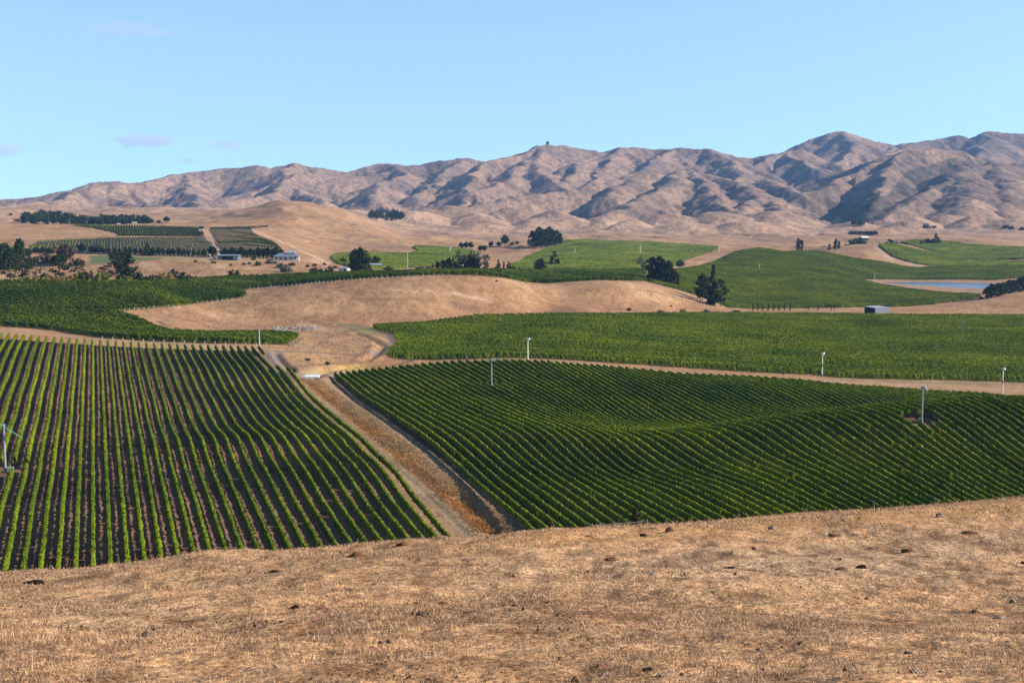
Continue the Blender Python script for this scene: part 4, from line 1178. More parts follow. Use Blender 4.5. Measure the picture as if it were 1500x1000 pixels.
for i, (px, py, h) in enumerate(((780,362.5,24),(787,363,26),(794,363,27),(801,362,27),(808,361,25),(815,359.5,22),(820,358.5,17),(790,360,27),(804,360,27))):
    tree('dense_pine', MPINE, px, py, h, f'{ordinal(i + 1)} pine from the left in the dense block on the rise' if i < 7 else ('dense dark pine at the back of the block on the rise, left one' if i == 7 else 'dense dark pine at the back of the block on the rise, right one'), 'block of pines on the rise', .62, ymin=1000)
for i, (px, py, h, w, m) in enumerate(((676,364,9,.6,MBROAD),(683,364,10,.5,MBROAD),(690,364,10,.5,MBROAD),(703,368.5,9,.55,MBROAD),(710,368.5,9.5,.55,MBROAD),(719,361.5,8,.65,MBROAD),(731,361.5,7.5,.65,MBROAD),(740,360.5,17,.42,MBROAD),(750,360,6,.7,MOLIVE),(757,358,5,.8,MOLIVE))):
    tree('round', m, px, py, h, ['left of three small trees beyond the bright green field','middle of three small trees beyond the bright green field','right of three small trees beyond the bright green field',
         'left of a pair of small trees on the bare ground behind the grey trees','right of a pair of small trees on the bare ground behind the grey trees','small round tree left of the tall round tree on the bare slope',
         'small round tree close to the tall round tree on the bare slope','tallest round tree on the bare slope left of the pine block','olive bush right of the tallest round tree','small olive bush nearest the pine block'][i], 'small trees left of the pine block', w * 1.6, ymin=1000)
tree('willow', MGREY, 941, 401, 26, 'pale see-through tree left of the black pines on the hill end', None, .95, ymin=760)
for px, py, h, w, lab in ((955,411,34,.62,'left pine of the black clump on the right end of the bare hill'),(967,413.5,37,.62,'second pine of the black clump on the bare hill end'),(979,417,35,.62,'third pine of the black clump on the bare hill end'),(989,420,22,.7,'lowest right pine of the black clump on the bare hill end')):
    tree('dense_pine', MPINE, px, py, h, lab, 'black pines on the hill end', w, ymin=600)
tree('round', MGREY, 996, 394, 15, 'bluish grey bush tree behind the black pine clump', None, .8, ymin=760)
for k, px, py, h, w, lab in (('dense_pine',1029,440,38,.6,'left broad pine of the ragged group at the foot of the bare hill'),('spire',1044,447,60,.85,'tall spire topped tree in the ragged group at the foot of the bare hill'),('pine',1056,449,40,.6,'right pine of the ragged group at the foot of the bare hill')):
    tree(k, MPINE, px, py, h, lab, 'ragged trees at the hill foot', w, ymin=600)
for px, py, h, w, m, lab in ((1000,461,11,.55,MLIME,'lime green upright bush at the back edge of the bright vineyard'),(1035,459,7,.95,MOLIVE,'olive round bush at the back edge of the bright vineyard'),(922,455,6,.6,MOLIVE,'small dark bush low on the bare hill'),
                       (967,457,4,1.2,MOLIVE,'flat olive bush at the foot of the bare hill'),(1078,457,4,1.5,MBROAD,'low green bush below the right pine of the ragged group'),(983,449,3,.7,MBROWN,'tiny bush on the bare hill side'),
                       (440,484,4,.9,MOLIVE,'tiny bush by the heap of old posts'),(451,528,5,.8,MBROWN,'left dark bush on the dry bank above the white bridge'),(479,534,6,.8,MBROWN,'right dark bush on the dry bank above the white bridge'),(728,412,2.5,.9,MOLIVE,'tiny bush on the top of the bare hill')):
    tree('shrub', m, px, py, h, lab, None, w, ymin=350)
for i, (px, h) in enumerate(((1169,13.5),(1174,12))):
    tree('poplar', MBROAD, px, 363, h, ('left' if i == 0 else 'right') + ' one of two poplars behind the crest of the dark green slope', 'poplars behind the dark green slope', 1.5, Y=1480)
for i, (px, h) in enumerate(((1215,7),(1224,14),(1229,11))):
    tree('poplar', MBROAD, px, 364, h, ['short poplar left of two tall ones near the bare knoll','taller of two poplars near the bare knoll','shorter of two poplars near the bare knoll'][i], 'poplars near the bare knoll', 1.5, Y=1520)
for px, py, h, w, lab in ((1195,366,5,1.5,'left low bush beside the poplars near the bare knoll'),(1206,365.5,6,1.5,'right low bush beside the poplars near the bare knoll'),(1307,354,5.5,.9,'dark bush on the edge of the far right vineyard'),(1251,353,5,1.0,'bush left of the white roofed barn'),(1260,353,6,1.0,'bush right below the white roofed barn')):
    tree('shrub', MBROAD, px, py, h, lab, None, w, Y=1640)
tree('conifer', MPINE, 1371, 351, 10, 'dark conifer on the skyline edge of the far right vineyard', None, 1.2, Y=1640)
tree('shrub', MPINE, 1357, 352, 4, 'small bush left of the dark conifer on the far right vineyard edge', None, 1, Y=1640)
for i, px in enumerate((1247,1254,1261,1268,1275,1281)):
    tree('shrub', MPINE, px, 343, 6, f'{ordinal(i + 1)} dark bush from the left in the straight hedge before the shaded bluff', 'straight hedge before the bluff', .9, ymin=1700)
for px, py, h, w, lab in ((1357,334,7.5,.8,'left of two round bushes on the lower range at right'),(1368,334,5,.8,'right of two round bushes on the lower range at right'),(1474,334,6,.9,'left dark bush on the far right lower range'),(1481,336,6,.9,'right dark bush on the far right lower range'),(1497,337,6,.8,'dark bush touching the right frame edge on the lower range')):
    tree('shrub', MPINE, px, py, h, lab, None, w, ymin=1700)
for i, px in enumerate((1249,1254,1259,1264)):
    tree('round', MGREY if i % 2 else MBROAD, px, 331, 9, f'{ordinal(i + 1)} green tree from the left at the mouth of the shaded gully', 'trees at the mouth of the gully', .7, ymin=1900)
for i, (px, py, h) in enumerate(((1446,437,17),(1453,436,20),(1461,434.5,20),(1469,432.5,19),(1477,430.5,20),(1485,429,19),(1493,427.5,21),(1501,426,22),(1509,425,23))):
    tree('dense_pine', MPINE, px, py, h, f'{ordinal(i + 1)} dark pine from the left in the belt beside the blue pond', 'pine belt beside the pond', .8, ymin=700)
tree('shrub', MPINE, 1437, 438, 5, 'small dark bush at the left end of the pine belt by the pond', None, .8, ymin=700)
for i, px in enumerate((1103,1110,1117,1125,1133,1141,1149,1157,1184,1198,1218,1222)):
    tree('sapling', MBROAD, px, 456, 12 if i < 8 else 9, f'{ordinal(i + 1)} slender young tree from the left along the back of the bright vineyard', 'young trees in a line', 1.1, ymin=700)
tree('round', MPINE, 802, 212.5, 5.5, 'lone tree on the highest point of the middle skyline', None, .9, ymin=3800)
tree('conifer', MOLIVE, 934, 765, 27, 'small dark olive tree behind the pipe gate at the paddock edge', None, .95, Y=95)

# woods too far to count
def wood(name, label, mat, pts, n, h, ymin, kinds, seed):
    rng = np.random.default_rng(seed); mb = MB()
    r = random.Random(seed)
    for i in range(n):
        (x0, y0), (x1, y1) = pts[0], pts[1]
        t = r.random(); px = x0 + (x1 - x0) * t
        lo = np.interp(px, [p[0] for p in pts[2]], [p[1] for p in pts[2]]); hi = np.interp(px, [p[0] for p in pts[3]], [p[1] for p in pts[3]])
        py = r.uniform(lo, hi)
        x, y, z = ground_at(px, py, ymin)
        hh = h * r.uniform(.7, 1.25) / FPX * y
        L = lobes(r.choice(kinds), rng)[::2]
        C = []; S = []
        for cx, cy, cz, rx, ry, rz in L:
            k = 9; v = rng.normal(size=(k, 3)); v /= np.linalg.norm(v, axis=1, keepdims=True)
            C.append(np.array([cx, cy, cz]) + v * np.array([rx, ry, rz]) * 1.2); S.append(np.full(k, rx * 1.1))
        C = np.concatenate(C) * hh + np.array([x, y, z]); S = np.concatenate(S) * hh
        mb.quads(quads(C, S, rng, .8, .3))
    o = mb.build(name, mat); o['kind'] = 'stuff'; o['label'] = label; o['category'] = 'wood'
wood('distant_wood', 'long dark belt of trees at the foot of the left downs', MPINE, [(30, 0), (222, 0), [(30, 321), (60, 318), (110, 323), (230, 328)], [(30, 329), (120, 331), (230, 330)]], 210, 10, 1500, ['round', 'dense_pine'], 3)
wood('plantation', 'dark square patch of conifers on the golden downs', MPINE, [(541, 0), (592, 0), [(541, 315), (555, 309), (575, 309), (592, 317)], [(541, 320), (570, 324), (592, 320)]], 130, 7, 1800, ['conifer'], 4)
for px, py, h, w, lab in ((38,327,13,.7,'dark tree at the left end of the long dark tree belt'),(41,320,9,.6,'tree rising above the left end of the long dark tree belt'),(223,327,5,.7,'first bush right of the long dark tree belt'),(244,326,9,.75,'round tree alone right of the long dark tree belt'),(233,328,5,.9,'low bush between belt and lone round tree'),(16,316,4,.9,'bush on the smooth hill at the left frame edge')):
    tree('round', MPINE, px, py, h, lab, None, w * 1.3, ymin=1400)

# ------------------------------------------------------------------ wind machines and poles
def wind_machine(px, py, hpx, label, mat, band=False, blade=True, bl=5.4, ang=0.0, tilt=.1, engine=True, ymin=150, group='wind machines in the vineyards', bmat=None, Y=None):
    x, y, z = ground_at(px, py, ymin)
    if Y: x, y, _ = (float(v) for v in unproj(px, py, Y)); z = float(height(x, y))
    h = hpx / FPX * y
    r = empty('wind_machine' if blade else 'power_pole', (x, y, z), ang)
    a = MB(); a.tube((0, 0, -.3), (0, 0, h), .26 if y < 800 else .3, .16 if y < 800 else .24, 10); a.build('mast', mat, r, False)
    if band:
        b = MB(); b.tube((0, 0, h * .42), (0, 0, h * .56), .235, .225, 10); b.build('band', MRUST, r)
    if blade:
        g = MB(); g.box(-.25, .25, -.45, .45, h - .05, h + .35); g.build('gearbox', mat, r)
        f = MB(); c, s = math.cos(tilt), math.sin(tilt); w = .16
        for sg in (-1, 1):
            tip = sg * bl / 2
            f.add([(0, -.62 - w, h + .12), (0, -.62 + w, h + .2), (tip * c, -.62 + w * .5, h + .2 + tip * s), (tip * c, -.62 - w * .5, h + .12 + tip * s),
                   (0, -.62 - w, h + .05), (0, -.62 + w, h + .13), (tip * c, -.62 + w * .5, h + .14 + tip * s), (tip * c, -.62 - w * .5, h + .06 + tip * s)],
                  [0,1,2,3, 7,6,5,4, 0,3,7,4, 1,5,6,2, 3,2,6,7, 0,4,5,1])
        f.build('blade', bmat or mat, r)
        if engine:
            e = MB(); e.box(.35, 1.5, -.45, .45, 0, 1.05); e.tube((.9, 0, 1.05), (.9, 0, 1.55), .06, .06, 6); e.build('engine_box', MGALV, r)
    else:
        g = MB(); g.box(-.5, .5, -.06, .06, h - .5, h - .38); g.build('crossarm', MWOOD, r)
    tag(r, label, 'wind machine' if blade else 'pole', group if blade else None)
    return r
wind_machine(8, 692, 70, 'steel wind machine with green blade among the left vine rows at the frame edge', MGALV, ang=.2, tilt=-.62, bl=8.6, bmat=MGREENP)
wind_machine(720, 568, 41, 'grey wind machine at the back of the right vine block by the dirt road', MGALV, ang=.25, tilt=.03, bl=4.6, bmat=MGREENP)
wind_machine(1350, 620, 53, 'grey wind machine on a bare patch on top of the vine covered swell', MGALV, ang=1.45, tilt=.2, bl=5)
wind_machine(773, 526.5, 30, 'white wind machine beside the dirt road in the middle of the picture', MWHITE, ang=1.5, tilt=.02, engine=False, ymin=400)
wind_machine(1204, 551, 33.5, 'white wind machine with rusty band beside the road, left of the bare mound', MWHITE, True, ang=1.25, tilt=.03, engine=False, ymin=380)
wind_machine(1468, 577, 37, 'white wind machine with rusty band beside the road near the right frame edge', MWHITE, True, ang=1.2, tilt=.03, engine=False, ymin=380)
wind_machine(1409, 501, 29, 'green wind machine standing inside the bright vineyard on the right', MGREENP, ang=1.4, tilt=.1, engine=False, ymin=450)
wind_machine(380, 508.5, 26, 'white pole at the upper right corner of the left vine block', MPOSTW, blade=False, ymin=380)
wind_machine(938, 372.5, 12, 'white wind machine far back in the pale green field above the black pines', MWHITE, ang=.4, tilt=.6, engine=False, ymin=850)
wind_machine(1053, 370, 6.5, 'tiny white wind machine at the far edge of the pale green field', MWHITE, ang=1.3, engine=False, ymin=850)
wind_machine(842, 374, 8, 'tiny pale wind machine left of centre in the pale green field', MPOSTW, ang=1.3, engine=False, ymin=850)
wind_machine(659.5, 371, 8.5, 'small white wind machine in the bright green field behind the grey trees', MWHITE, ang=1.3, engine=False, ymin=850)
wind_machine(745, 385, 9, 'small pale wind machine at the left edge of the pale green field', MPOSTW, ang=1.3, engine=False, ymin=800)
wind_machine(1281, 410.5, 9, 'small grey wind machine at the left end of the pond', MPOSTW, ang=1.3, engine=False, ymin=850)
wind_machine(1112, 396, 8, 'small grey wind machine in the dark green slope right of the ragged trees', MPOSTW, ang=1.3, engine=False, ymin=850)
wind_machine(597, 396, 26, 'thin mast with blue grey engine box behind the terrace vines', MPOSTW, ang=1.5, bl=3, ymin=760)

# ------------------------------------------------------------------ buildings
def site(name, px, py, rz, label, cat, ymin=700, Y=None):
    x, y, z = ground_at(px, py, ymin)
    if Y: x, y, _ = (float(v) for v in unproj(px, py, Y)); z = float(height(x, y))
    r = empty(name, (x, y, z), rz); tag(r, label, cat)
    return r, y / FPX
def gable(w, d, h, rise, over=.4, axis='x'):
    """roof shell with thickness, ridge along x (or y), centred"""
    m = MB(); t = .12
    if axis == 'x':
        a, b = w / 2 + over, d / 2 + over
        for k in (0, -t):
            m.add([(-a, -b, h + k), (a, -b, h + k), (a, 0, h + rise + k), (-a, 0, h + rise + k), (-a, b, h + k), (a, b, h + k)], [0,1,2,3, 3,2,5,4] if k == 0 else [3,2,1,0, 4,5,2,3])
        m.add([(-a, -b, h), (a, -b, h), (a, -b, h - t), (-a, -b, h - t)], [3,2,1,0])
    return m

# homestead
r, u = site('farmhouse', 420, 381, .12, 'farmhouse with blue grey hipped roof and pale veranda walls on top of the tan bank', 'house', 780)
W, D, H = 36 * u, 9.0, 2.7
m = MB(); m.box(-W * .5, W * .5, -D / 2, D / 2, -.6, H); m.build('wall', MWALL, r)
m = MB(); a, b, e = W / 2 + .7, D / 2 + .8, 2.0
m.add([(-a, -b, H), (a, -b, H), (a, b, H), (-a, b, H), (-a + 4, 0, H + e), (a - 4, 0, H + e)], [0,1,5,4, 2,3,4,5], 4); m.add([(a, -b, H), (a, b, H), (a - 4, 0, H + e), (-a, b, H), (-a, -b, H), (-a + 4, 0, H + e)], [0,1,2, 3,4,5], 3); m.add([(-a, -b, H - .02), (a, -b, H - .02), (a, b, H - .02), (-a, b, H - .02)], [3,2,1,0])
m.build('roof', MROOF, r)
m = MB(); m.box(W * .0, W * .36, -1.5, 3.5, H + .3, H + 2.3); m.build('upper_wall', MWALL, r)
m = MB(); x0, x1 = -W * .02, W * .38
m.add([(x0, -2.1, H + 2.2), (x1, -2.1, H + 2.2), (x1 - 1, 1, H + 4.1), (x0 + .6, 1, H + 4.1), (x1, 4.1, H + 2.2), (x0, 4.1, H + 2.2)], [0,1,2,3, 3,2,4,5]); m.add([(x0, -2.1, H + 2.2), (x0 + .6, 1, H + 4.1), (x0, 4.1, H + 2.2), (x1, -2.1, H + 2.2), (x1, 4.1, H + 2.2), (x1 - 1, 1, H + 4.1)], [0,1,2, 3,4,5], 3)
m.build('upper_roof', MGALV, r)
for k, (f0, f1, z0) in enumerate(((-.44, -.36, .8), (-.28, -.2, .8), (-.08, .0, .1), (.12, .2, .8), (.3, .38, .8))):
    m = MB(); m.box(W * f0, W * f1, -D / 2 - .06, -D / 2 + .05, z0, 2.1); m.build('window' if z0 > .5 else 'door', MGLASS, r)
for f in (-.48, -.3, -.1, .1, .3, .48):
    m = MB(); m.box(W * f - .09, W * f + .09, -D / 2 - .72, -D / 2 - .54, -.5, H - .03); m.build('veranda_post', MWHITE, r)
# blue grey shed
r, u = site('farm_shed', 336, 381, .05, 'long low blue grey shed with open dark bays beside the water tank', 'shed', 780)
W, D, H = 31 * u, 7, 2.9
m = MB(); m.box(-W / 2, W / 2, D / 2 - .15, D / 2, -.6, H); m.box(-W / 2, -W * .30, -D / 2, D / 2 - .16, -.6, H); m.box(W * .20, W / 2, -D / 2, D / 2 - .16, -.6, H - .05); m.box(-W * .299, W * .199, D / 2 - .4, D / 2 - .17, -.6, H); m.build('wall', MBLUE, r)
m = MB(); m.add([(-W/2-.3, -D/2-.4, H+.02), (W/2+.3, -D/2-.4, H+.02), (W/2+.3, D/2+.3, H+.62), (-W/2-.3, D/2+.3, H+.62), (-W/2-.3, -D/2-.4, H+.16), (W/2+.3, -D/2-.4, H+.16), (W/2+.3, D/2+.3, H+.76), (-W/2-.3, D/2+.3, H+.76)], [3,2,1,0, 4,5,6,7, 0,1,5,4, 1,2,6,5, 2,3,7,6, 3,0,4,7]); m.build('roof', MROOF, r)
m = MB(); m.box(W * .42, W * .49, -D / 2 - .06, -D / 2 + .02, -.3, 2.3); m.build('door', MWHITE, r)
m = MB(); m.box(W * .24, W * .33, -D / 2 - .06, -D / 2 + .02, 1.3, 2.1); m.build('window', MWHITE, r)
m = MB(); m.box(-.1, .1, -D / 2, -D / 2 + .2, -.5, H); m.build('bay_post', MBLUE, r)
# tank
r, u = site('water_tank', 306.5, 376, 0, 'round cream water tank left of the blue grey shed', 'tank', 780)
m = MB(); m.tube((0, 0, -.4), (0, 0, 2.3), 1.5, 1.5, 20); m.build('tank_wall', MWALL, r); m = MB(); m.tube((0, 0, 2.3), (0, 0, 2.65), 1.56, .2, 20); m.build('lid', MPOSTW, r)
# small utility truck
r, u = site('parked_truck', 312.5, 379.5, .2, 'small white parked truck between the water tank and the shed', 'truck', 780)
m = MB(); m.box(-2.2, 1.9, -.85, .85, .45, 1.05); m.build('body', MWHITE, r); m = MB(); m.add([(-.3,-.8,1.05),(1.2,-.8,1.05),(1.2,.8,1.05),(-.3,.8,1.05),(0,-.7,1.75),(.85,-.7,1.75),(.85,.7,1.75),(0,.7,1.75)],[0,1,5,4,1,2,6,5,2,3,7,6,3,0,4,7,4,5,6,7]); m.build('cab', MGLASS, r)
for wx in (-1.4, 1.2):
    for wy in (-.86, .86):
        m = MB(); m.tube((wx, wy - .1, .35), (wx, wy + .1, .35), .36, .36, 12); m.build('wheel', MDARK, r)
# white shed by the tall tree
r, u = site('white_shed', 504.5, 398.5, -.35, 'small white shed with pale roof beside the tall massive leafy tree', 'shed', 780)
m = MB(); m.box(-2.9, 2.9, -2, 2, -.4, 2.3); m.build('wall', MWHITE, r); gable(5.8, 4, 2.32, .9).build('roof', MGALV, r); m = MB(); m.box(.6, 1.9, -2.06, -1.95, -.2, 2.0); m.build('door', MDARK, r)
# hut far left
r, u = site('white_hut', 61, 383, .3, 'small white hut among brown thickets at far left', 'hut', 700)
m = MB(); m.box(-1.2, 1.2, -1.2, 1.2, -.4, 2.2); m.build('wall', MWHITE, r); gable(2.4, 2.4, 2.22, .7, .25).build('roof', MWHITE, r)
# low grey greenhouse
r, u = site('packing_shed', 550, 391.5, .0, 'low grey roofed shed in the green field behind the tall massive leafy tree', 'shed', 800)
m = MB(); m.box(-4.6, 4.6, -2.5, 2.5, -.4, 1.7); m.build('wall', MBLUE, r); gable(9.2, 5, 1.72, 1.1, .3).build('roof', MGALV, r)
# hut at the head of the bare track
r, u = site('track_hut', 295, 335, .0, 'tiny dark hut at the top of the bare track between the vineyards', 'hut', 1000)
m = MB(); m.box(-2.2, 2.2, -1.4, 1.4, -.3, 2.1); m.build('wall', MDARK, r); gable(4.4, 2.8, 2.12, .8, .3).build('roof', MBLUE, r)
# corner shed by the vineyard
r, u = site('implement_shed', 1284, 461, .5, 'grey corrugated shed with a dark open side on the strip behind the bright vineyard', 'shed', 700)
W, D, H = 10.5, 8.5, 4.2
m = MB(); m.box(-W/2, W/2, -D/2, -D/2+.2, -.5, H); m.box(W/2-.2, W/2, -D/2+.2, D/2, -.5, H-.01); m.box(-W/2, W/2-.2, D/2-.2, D/2-.01, -.5, H); m.build('wall', MBLUE, r)
m = MB(); m.add([(-W/2-.2,-D/2-.2,H+.01),(W/2+.2,-D/2-.2,H+.01),(W/2+.2,D/2+.2,H+.5),(-W/2-.2,D/2+.2,H+.5),(-W/2-.2,-D/2-.2,H+.15),(W/2+.2,-D/2-.2,H+.15),(W/2+.2,D/2+.2,H+.64),(-W/2-.2,D/2+.2,H+.64)],[3,2,1,0,4,5,6,7,0,1,5,4,1,2,6,5,2,3,7,6,3,0,4,7]); m.build('roof', MGALV, r)
for q in (-D/2 + .3, 0, D/2 - .3):
    m = MB(); m.box(-W/2 + .02, -W/2 + .2, q - .1, q + .1, -.5, H); m.build('bay_post', MDARK, r)
m = MB(); m.box(-W/2 + 1.2, W/2 - .4, D/2 - .5, D/2 - .25, 0, H - .4); m.box(-.6, -.4, -D/2 + .3, D/2 - .6, 0, H - .3); m.build('inner_shade', MDARK, r)  # near-black sheets stand for the shade inside the open side
# barn far right
r, u = site('barn', 1266, 352, .2, 'distant barn with white roof behind the bare knoll', 'barn', 1500)
m = MB(); m.box(-5, 5, -3.5, 3.5, -.5, 3.6); m.build('wall', MDARK, r); gable(10, 7, 3.62, 1.8).build('roof', MWHITE, r)
# houses in the far belt
for px, py, w, lab in ((68,330,6,'pale house at the left among the long dark tree belt'),(75,329.5,5,'pale house just right of another within the long dark tree belt'),(174,330.5,3.4,'small pale house in the middle of the long dark tree belt'),(197,331,4.6,'low pale house at the right end of the long dark tree belt')):
    r, u = site('distant_house', px, py, .15, lab, 'house', 1280, Y=1440)
    m = MB(); m.box(-w/2, w/2, -2, 2, -3, 1.5); m.build('wall', MPOSTW, r); gable(w, 4, 1.52, .9).build('roof', MPOSTW, r)
r, u = site('white_shed', 701, 396, .1, 'tiny white shed half hidden behind the dark conifer clump', 'shed', 760)
m = MB(); m.box(-1.6, 1.6, -1.2, 1.2, -.3, 2.0); m.build('wall', MWHITE, r); gable(3.2, 2.4, 2.02, .6, .2).build('roof', MWHITE, r)
r, u = site('white_shed', 962, 329.5, .1, 'speck of a white shed low on the golden downs', 'shed', 1700)
m = MB(); m.box(-2.6, 2.6, -1.6, 1.6, -.3, 2.2); m.build('wall', MWHITE, r); gable(5.2, 3.2, 2.22, .8, .2).build('roof', MWHITE, r)

# ------------------------------------------------------------------ bridge, posts, fences
r, u = site('culvert_bridge', 450, 554, .06, 'low white bridge carrying the track over the dry ditch', 'bridge', 380)
m = MB(); m.box(-3.6, 3.6, -1.4, 3.4, .3, .55); m.build('deck', MWHITE, r)
m = MB(); m.box(-3.5, 3.5, -1.62, -1.41, .2, .72); m.build('side_wall', MWHITE, r)
m = MB(); m.box(-3.5, 3.5, 3.41, 3.62, .2, .95); m.build('side_wall', MWHITE, r)
m = MB(); m.box(-1.7, 2.6, -1.9, -1.63, -.45, .0); m.build('headwall', MPOSTW, r)
m = MB(); m.box(-3.2, -2.2, -1.3, 1.5, -1.6, .24); m.box(2.0, 3.2, -1.3, 1.5, -1.6, .24); m.build('abutment', MDARK, r)

def post_thing(px, py, h, mat, label, group, name='vine_post', ymin=400, rad=.09, Y=None):
    x, y, z = ground_at(px, py, ymin)
    if Y: x, y, _ = (float(v) for v in unproj(px, py, Y)); z = float(height(x, y))
    m = MB(); m.tube((0, 0, -.3), (0, 0, h * .96), rad, rad * .9, 7); m.tube((0, 0, h * .96), (0, 0, h), rad * .9, rad * .5, 7)
    o = m.build(name, mat); o.location = (x, y, z)
    tag(o, label, 'post', group)
    return o
edge = [((168,457),(352,436.5),7.2),((352,436),(361,432.5),5),((366,424),(450,415.5),6.2),((450,415.5),(560,407.2),6.0),((560,407),(660,403.6),7.5)]
for (x0, y0), (x1, y1), st in edge:
    for i in range(int(math.hypot(x1 - x0, y1 - y0) / st)):
        t = i * st / math.hypot(x1 - x0, y1 - y0)
        post_thing(x0 + (x1 - x0) * t, y0 + (y1 - y0) * t + .6, 1.15 + trnd.uniform(-.25, .25), MPOSTW, 'short whitish end post of a vine row along the top edge of the bare hill', 'white end posts above the bare hill', ymin=500, rad=.13)
for px in range(150, 400, 15):
    post_thing(px, np.interp(px, [140, 200, 300, 380, 400], [497, 501, 504.8, 506.4, 506.8]), 1.3, MPOSTW, 'short whitish end post below the narrow tongue of vines', 'white end posts below the vine tongue', ymin=420, rad=.13)
for px in range(602, 1020, 16):
    post_thing(px, np.interp(px, [600, 700, 740, 800, 900, 1000], [529.5, 528, 526.8, 528.5, 535, 541.5]), 2.0, MWOOD, 'thin grey post in the line along the front of the bright vineyard', 'grey posts along the bright vineyard', ymin=400, rad=.1)

def fence(pts, n, label, h=1.15, ymin=380, mat=MWOOD, Ys=None, rails=3, rad=.07, name='wire_fence'):
    P = []
    for k in range(n):
        t = k / (n - 1) * (len(pts) - 1); i = min(int(t), len(pts) - 2); f = t - i
        px = pts[i][0] + (pts[i + 1][0] - pts[i][0]) * f; py = pts[i][1] + (pts[i + 1][1] - pts[i][1]) * f
        if Ys: x, y, _ = (float(v) for v in unproj(px, py, Ys)); P.append((x, y, float(height(x, y))))
        else: P.append(ground_at(px, py, ymin))
    r = empty(name, P[0]); tag(r, label, 'fence')
    for p in P:
        m = MB(); m.tube((p[0]-P[0][0], p[1]-P[0][1], p[2]-P[0][2]-.2), (p[0]-P[0][0], p[1]-P[0][1], p[2]-P[0][2]+h), rad, rad, 6); m.build('post', mat, r)
    m = MB()
    for q in range(rails):
        zz = h * (.35 + .58 * q / max(1, rails - 1))
        for a, b in zip(P, P[1:]):
            m.tube(tuple(a[j] - P[0][j] + (zz if j == 2 else 0) for j in range(3)), tuple(b[j] - P[0][j] + (zz if j == 2 else 0) for j in range(3)), .015, .015, 4, False)
    m.build('wire', MGALV, r)
    return r
fence([(423, 508.5), (445, 497)], 12, 'short row of dark posts at the end of the narrow vine tongue', mat=MBARK, rad=.12)
fence([(456, 512.5), (495, 489)], 20, 'wire fence with dark posts climbing from the track towards the tan hill', mat=MBARK, rad=.08)
fence([(423, 509), (470, 513), (540, 518)], 14, 'sagging wire fence beside the dark track below the tan hill', mat=MBARK, rad=.06)
fence([(988, 422.5), (1008, 430), (1026, 438)], 9, 'timber fence between the black pines and the ragged trees on the hill end', mat=MWOOD, rad=.12, ymin=600)
fence([(131, 374), (133, 387), (139, 397)], 8, 'pale wire fence along the left side of the green paddock', mat=MPOSTW, rad=.08, ymin=700)
fence([(295, 334), (295.5, 320)], 14, 'fence line running straight up the tan hill above the bare track', mat=MBARK, rad=.1, ymin=1200)

# crest fence and pipe gate of the near paddock
for i, (px, py) in enumerate(((879,768),(976,764.5),(1082,755),(1181,746.5),(1280,740.5),(1374,734.5),(1467,726))):
    x, y, zt = (float(v) for v in unproj(px, py - 3, 82)); z = float(height(x, y))
    m = MB(); m.tube((0, 0, -.2), (0, 0, zt - z), .06, .055, 6); o = m.build('fence_post', MWOOD); o.location = (x, y, z)
    tag(o, ['thin fence post left of the pipe gate on the paddock edge', 'thin fence post just right of the pipe gate on the paddock edge'][i] if i < 2 else f'thin fence post on the paddock edge, {ordinal(i - 1)} counted rightwards from the pipe gate' if i > 2 else 'thin fence post on the paddock edge midway along the right vine block', 'post', 'fence posts on the paddock edge')
A = [float(v) for v in unproj(868, 769.5, 80)]; Bp = [float(v) for v in unproj(946, 763.5, 80)]
r = empty('pipe_gate', (A[0], A[1], A[2])); tag(r, 'grey pipe gate half hidden by the crest of the dry paddock', 'gate')
dx = [Bp[i] - A[i] for i in range(3)]
gm = MB()
for dz in (0, -.45, -.9):
    gm.tube((0, 0, dz), (dx[0], dx[1], dx[2] + dz), .028, .028, 8)
for f in (0, .33, .66, 1): gm.tube((dx[0] * f, dx[1] * f, dx[2] * f), (dx[0] * f, dx[1] * f, dx[2] * f - .92), .024, .024, 8)
gm.build('gate_frame', MGALV, r)
for f in (-.015, 1.02):
    gz = float(height(A[0] + dx[0] * f, A[1] + dx[1] * f)) - A[2]
    pm = MB(); pm.tube((dx[0] * f, dx[1] * f, gz - .3), (dx[0] * f, dx[1] * f, dx[2] * f + .12), .07, .065, 8); pm.build('gate_post', MWOOD, r)

# heap of old posts
def heap():
    rng = np.random.default_rng(9); m = MB()
    for i in range(260):
        px = rng.uniform(398, 462); py = np.interp(px, [398, 420, 462], [485.5, 484.5, 485]) + rng.uniform(-2.0, 1.2)
        x, y, z = ground_at(px, py, 480)
        a = rng.uniform(0, 3.14); t = rng.uniform(.15, 1.2); L = rng.uniform(.8, 2.0); hz = rng.uniform(0, 2.2)
        d = np.array([math.cos(a) * math.cos(t), math.sin(a) * math.cos(t), math.sin(t)]) * L
        p = np.array([x, y, z + hz * .5])
        m.m = 0 if rng.random() < .42 else (1 if rng.random() < .6 else 2)
        m.tube(p, p + d, .09, .08, 5)
    o = m.build('post_heap', [MPOSTW, MWOOD, MDARK]); o['kind'] = 'stuff'; o['label'] = 'long heap of pulled out white and dark posts below the tan hill'; o['category'] = 'heap'
heap()

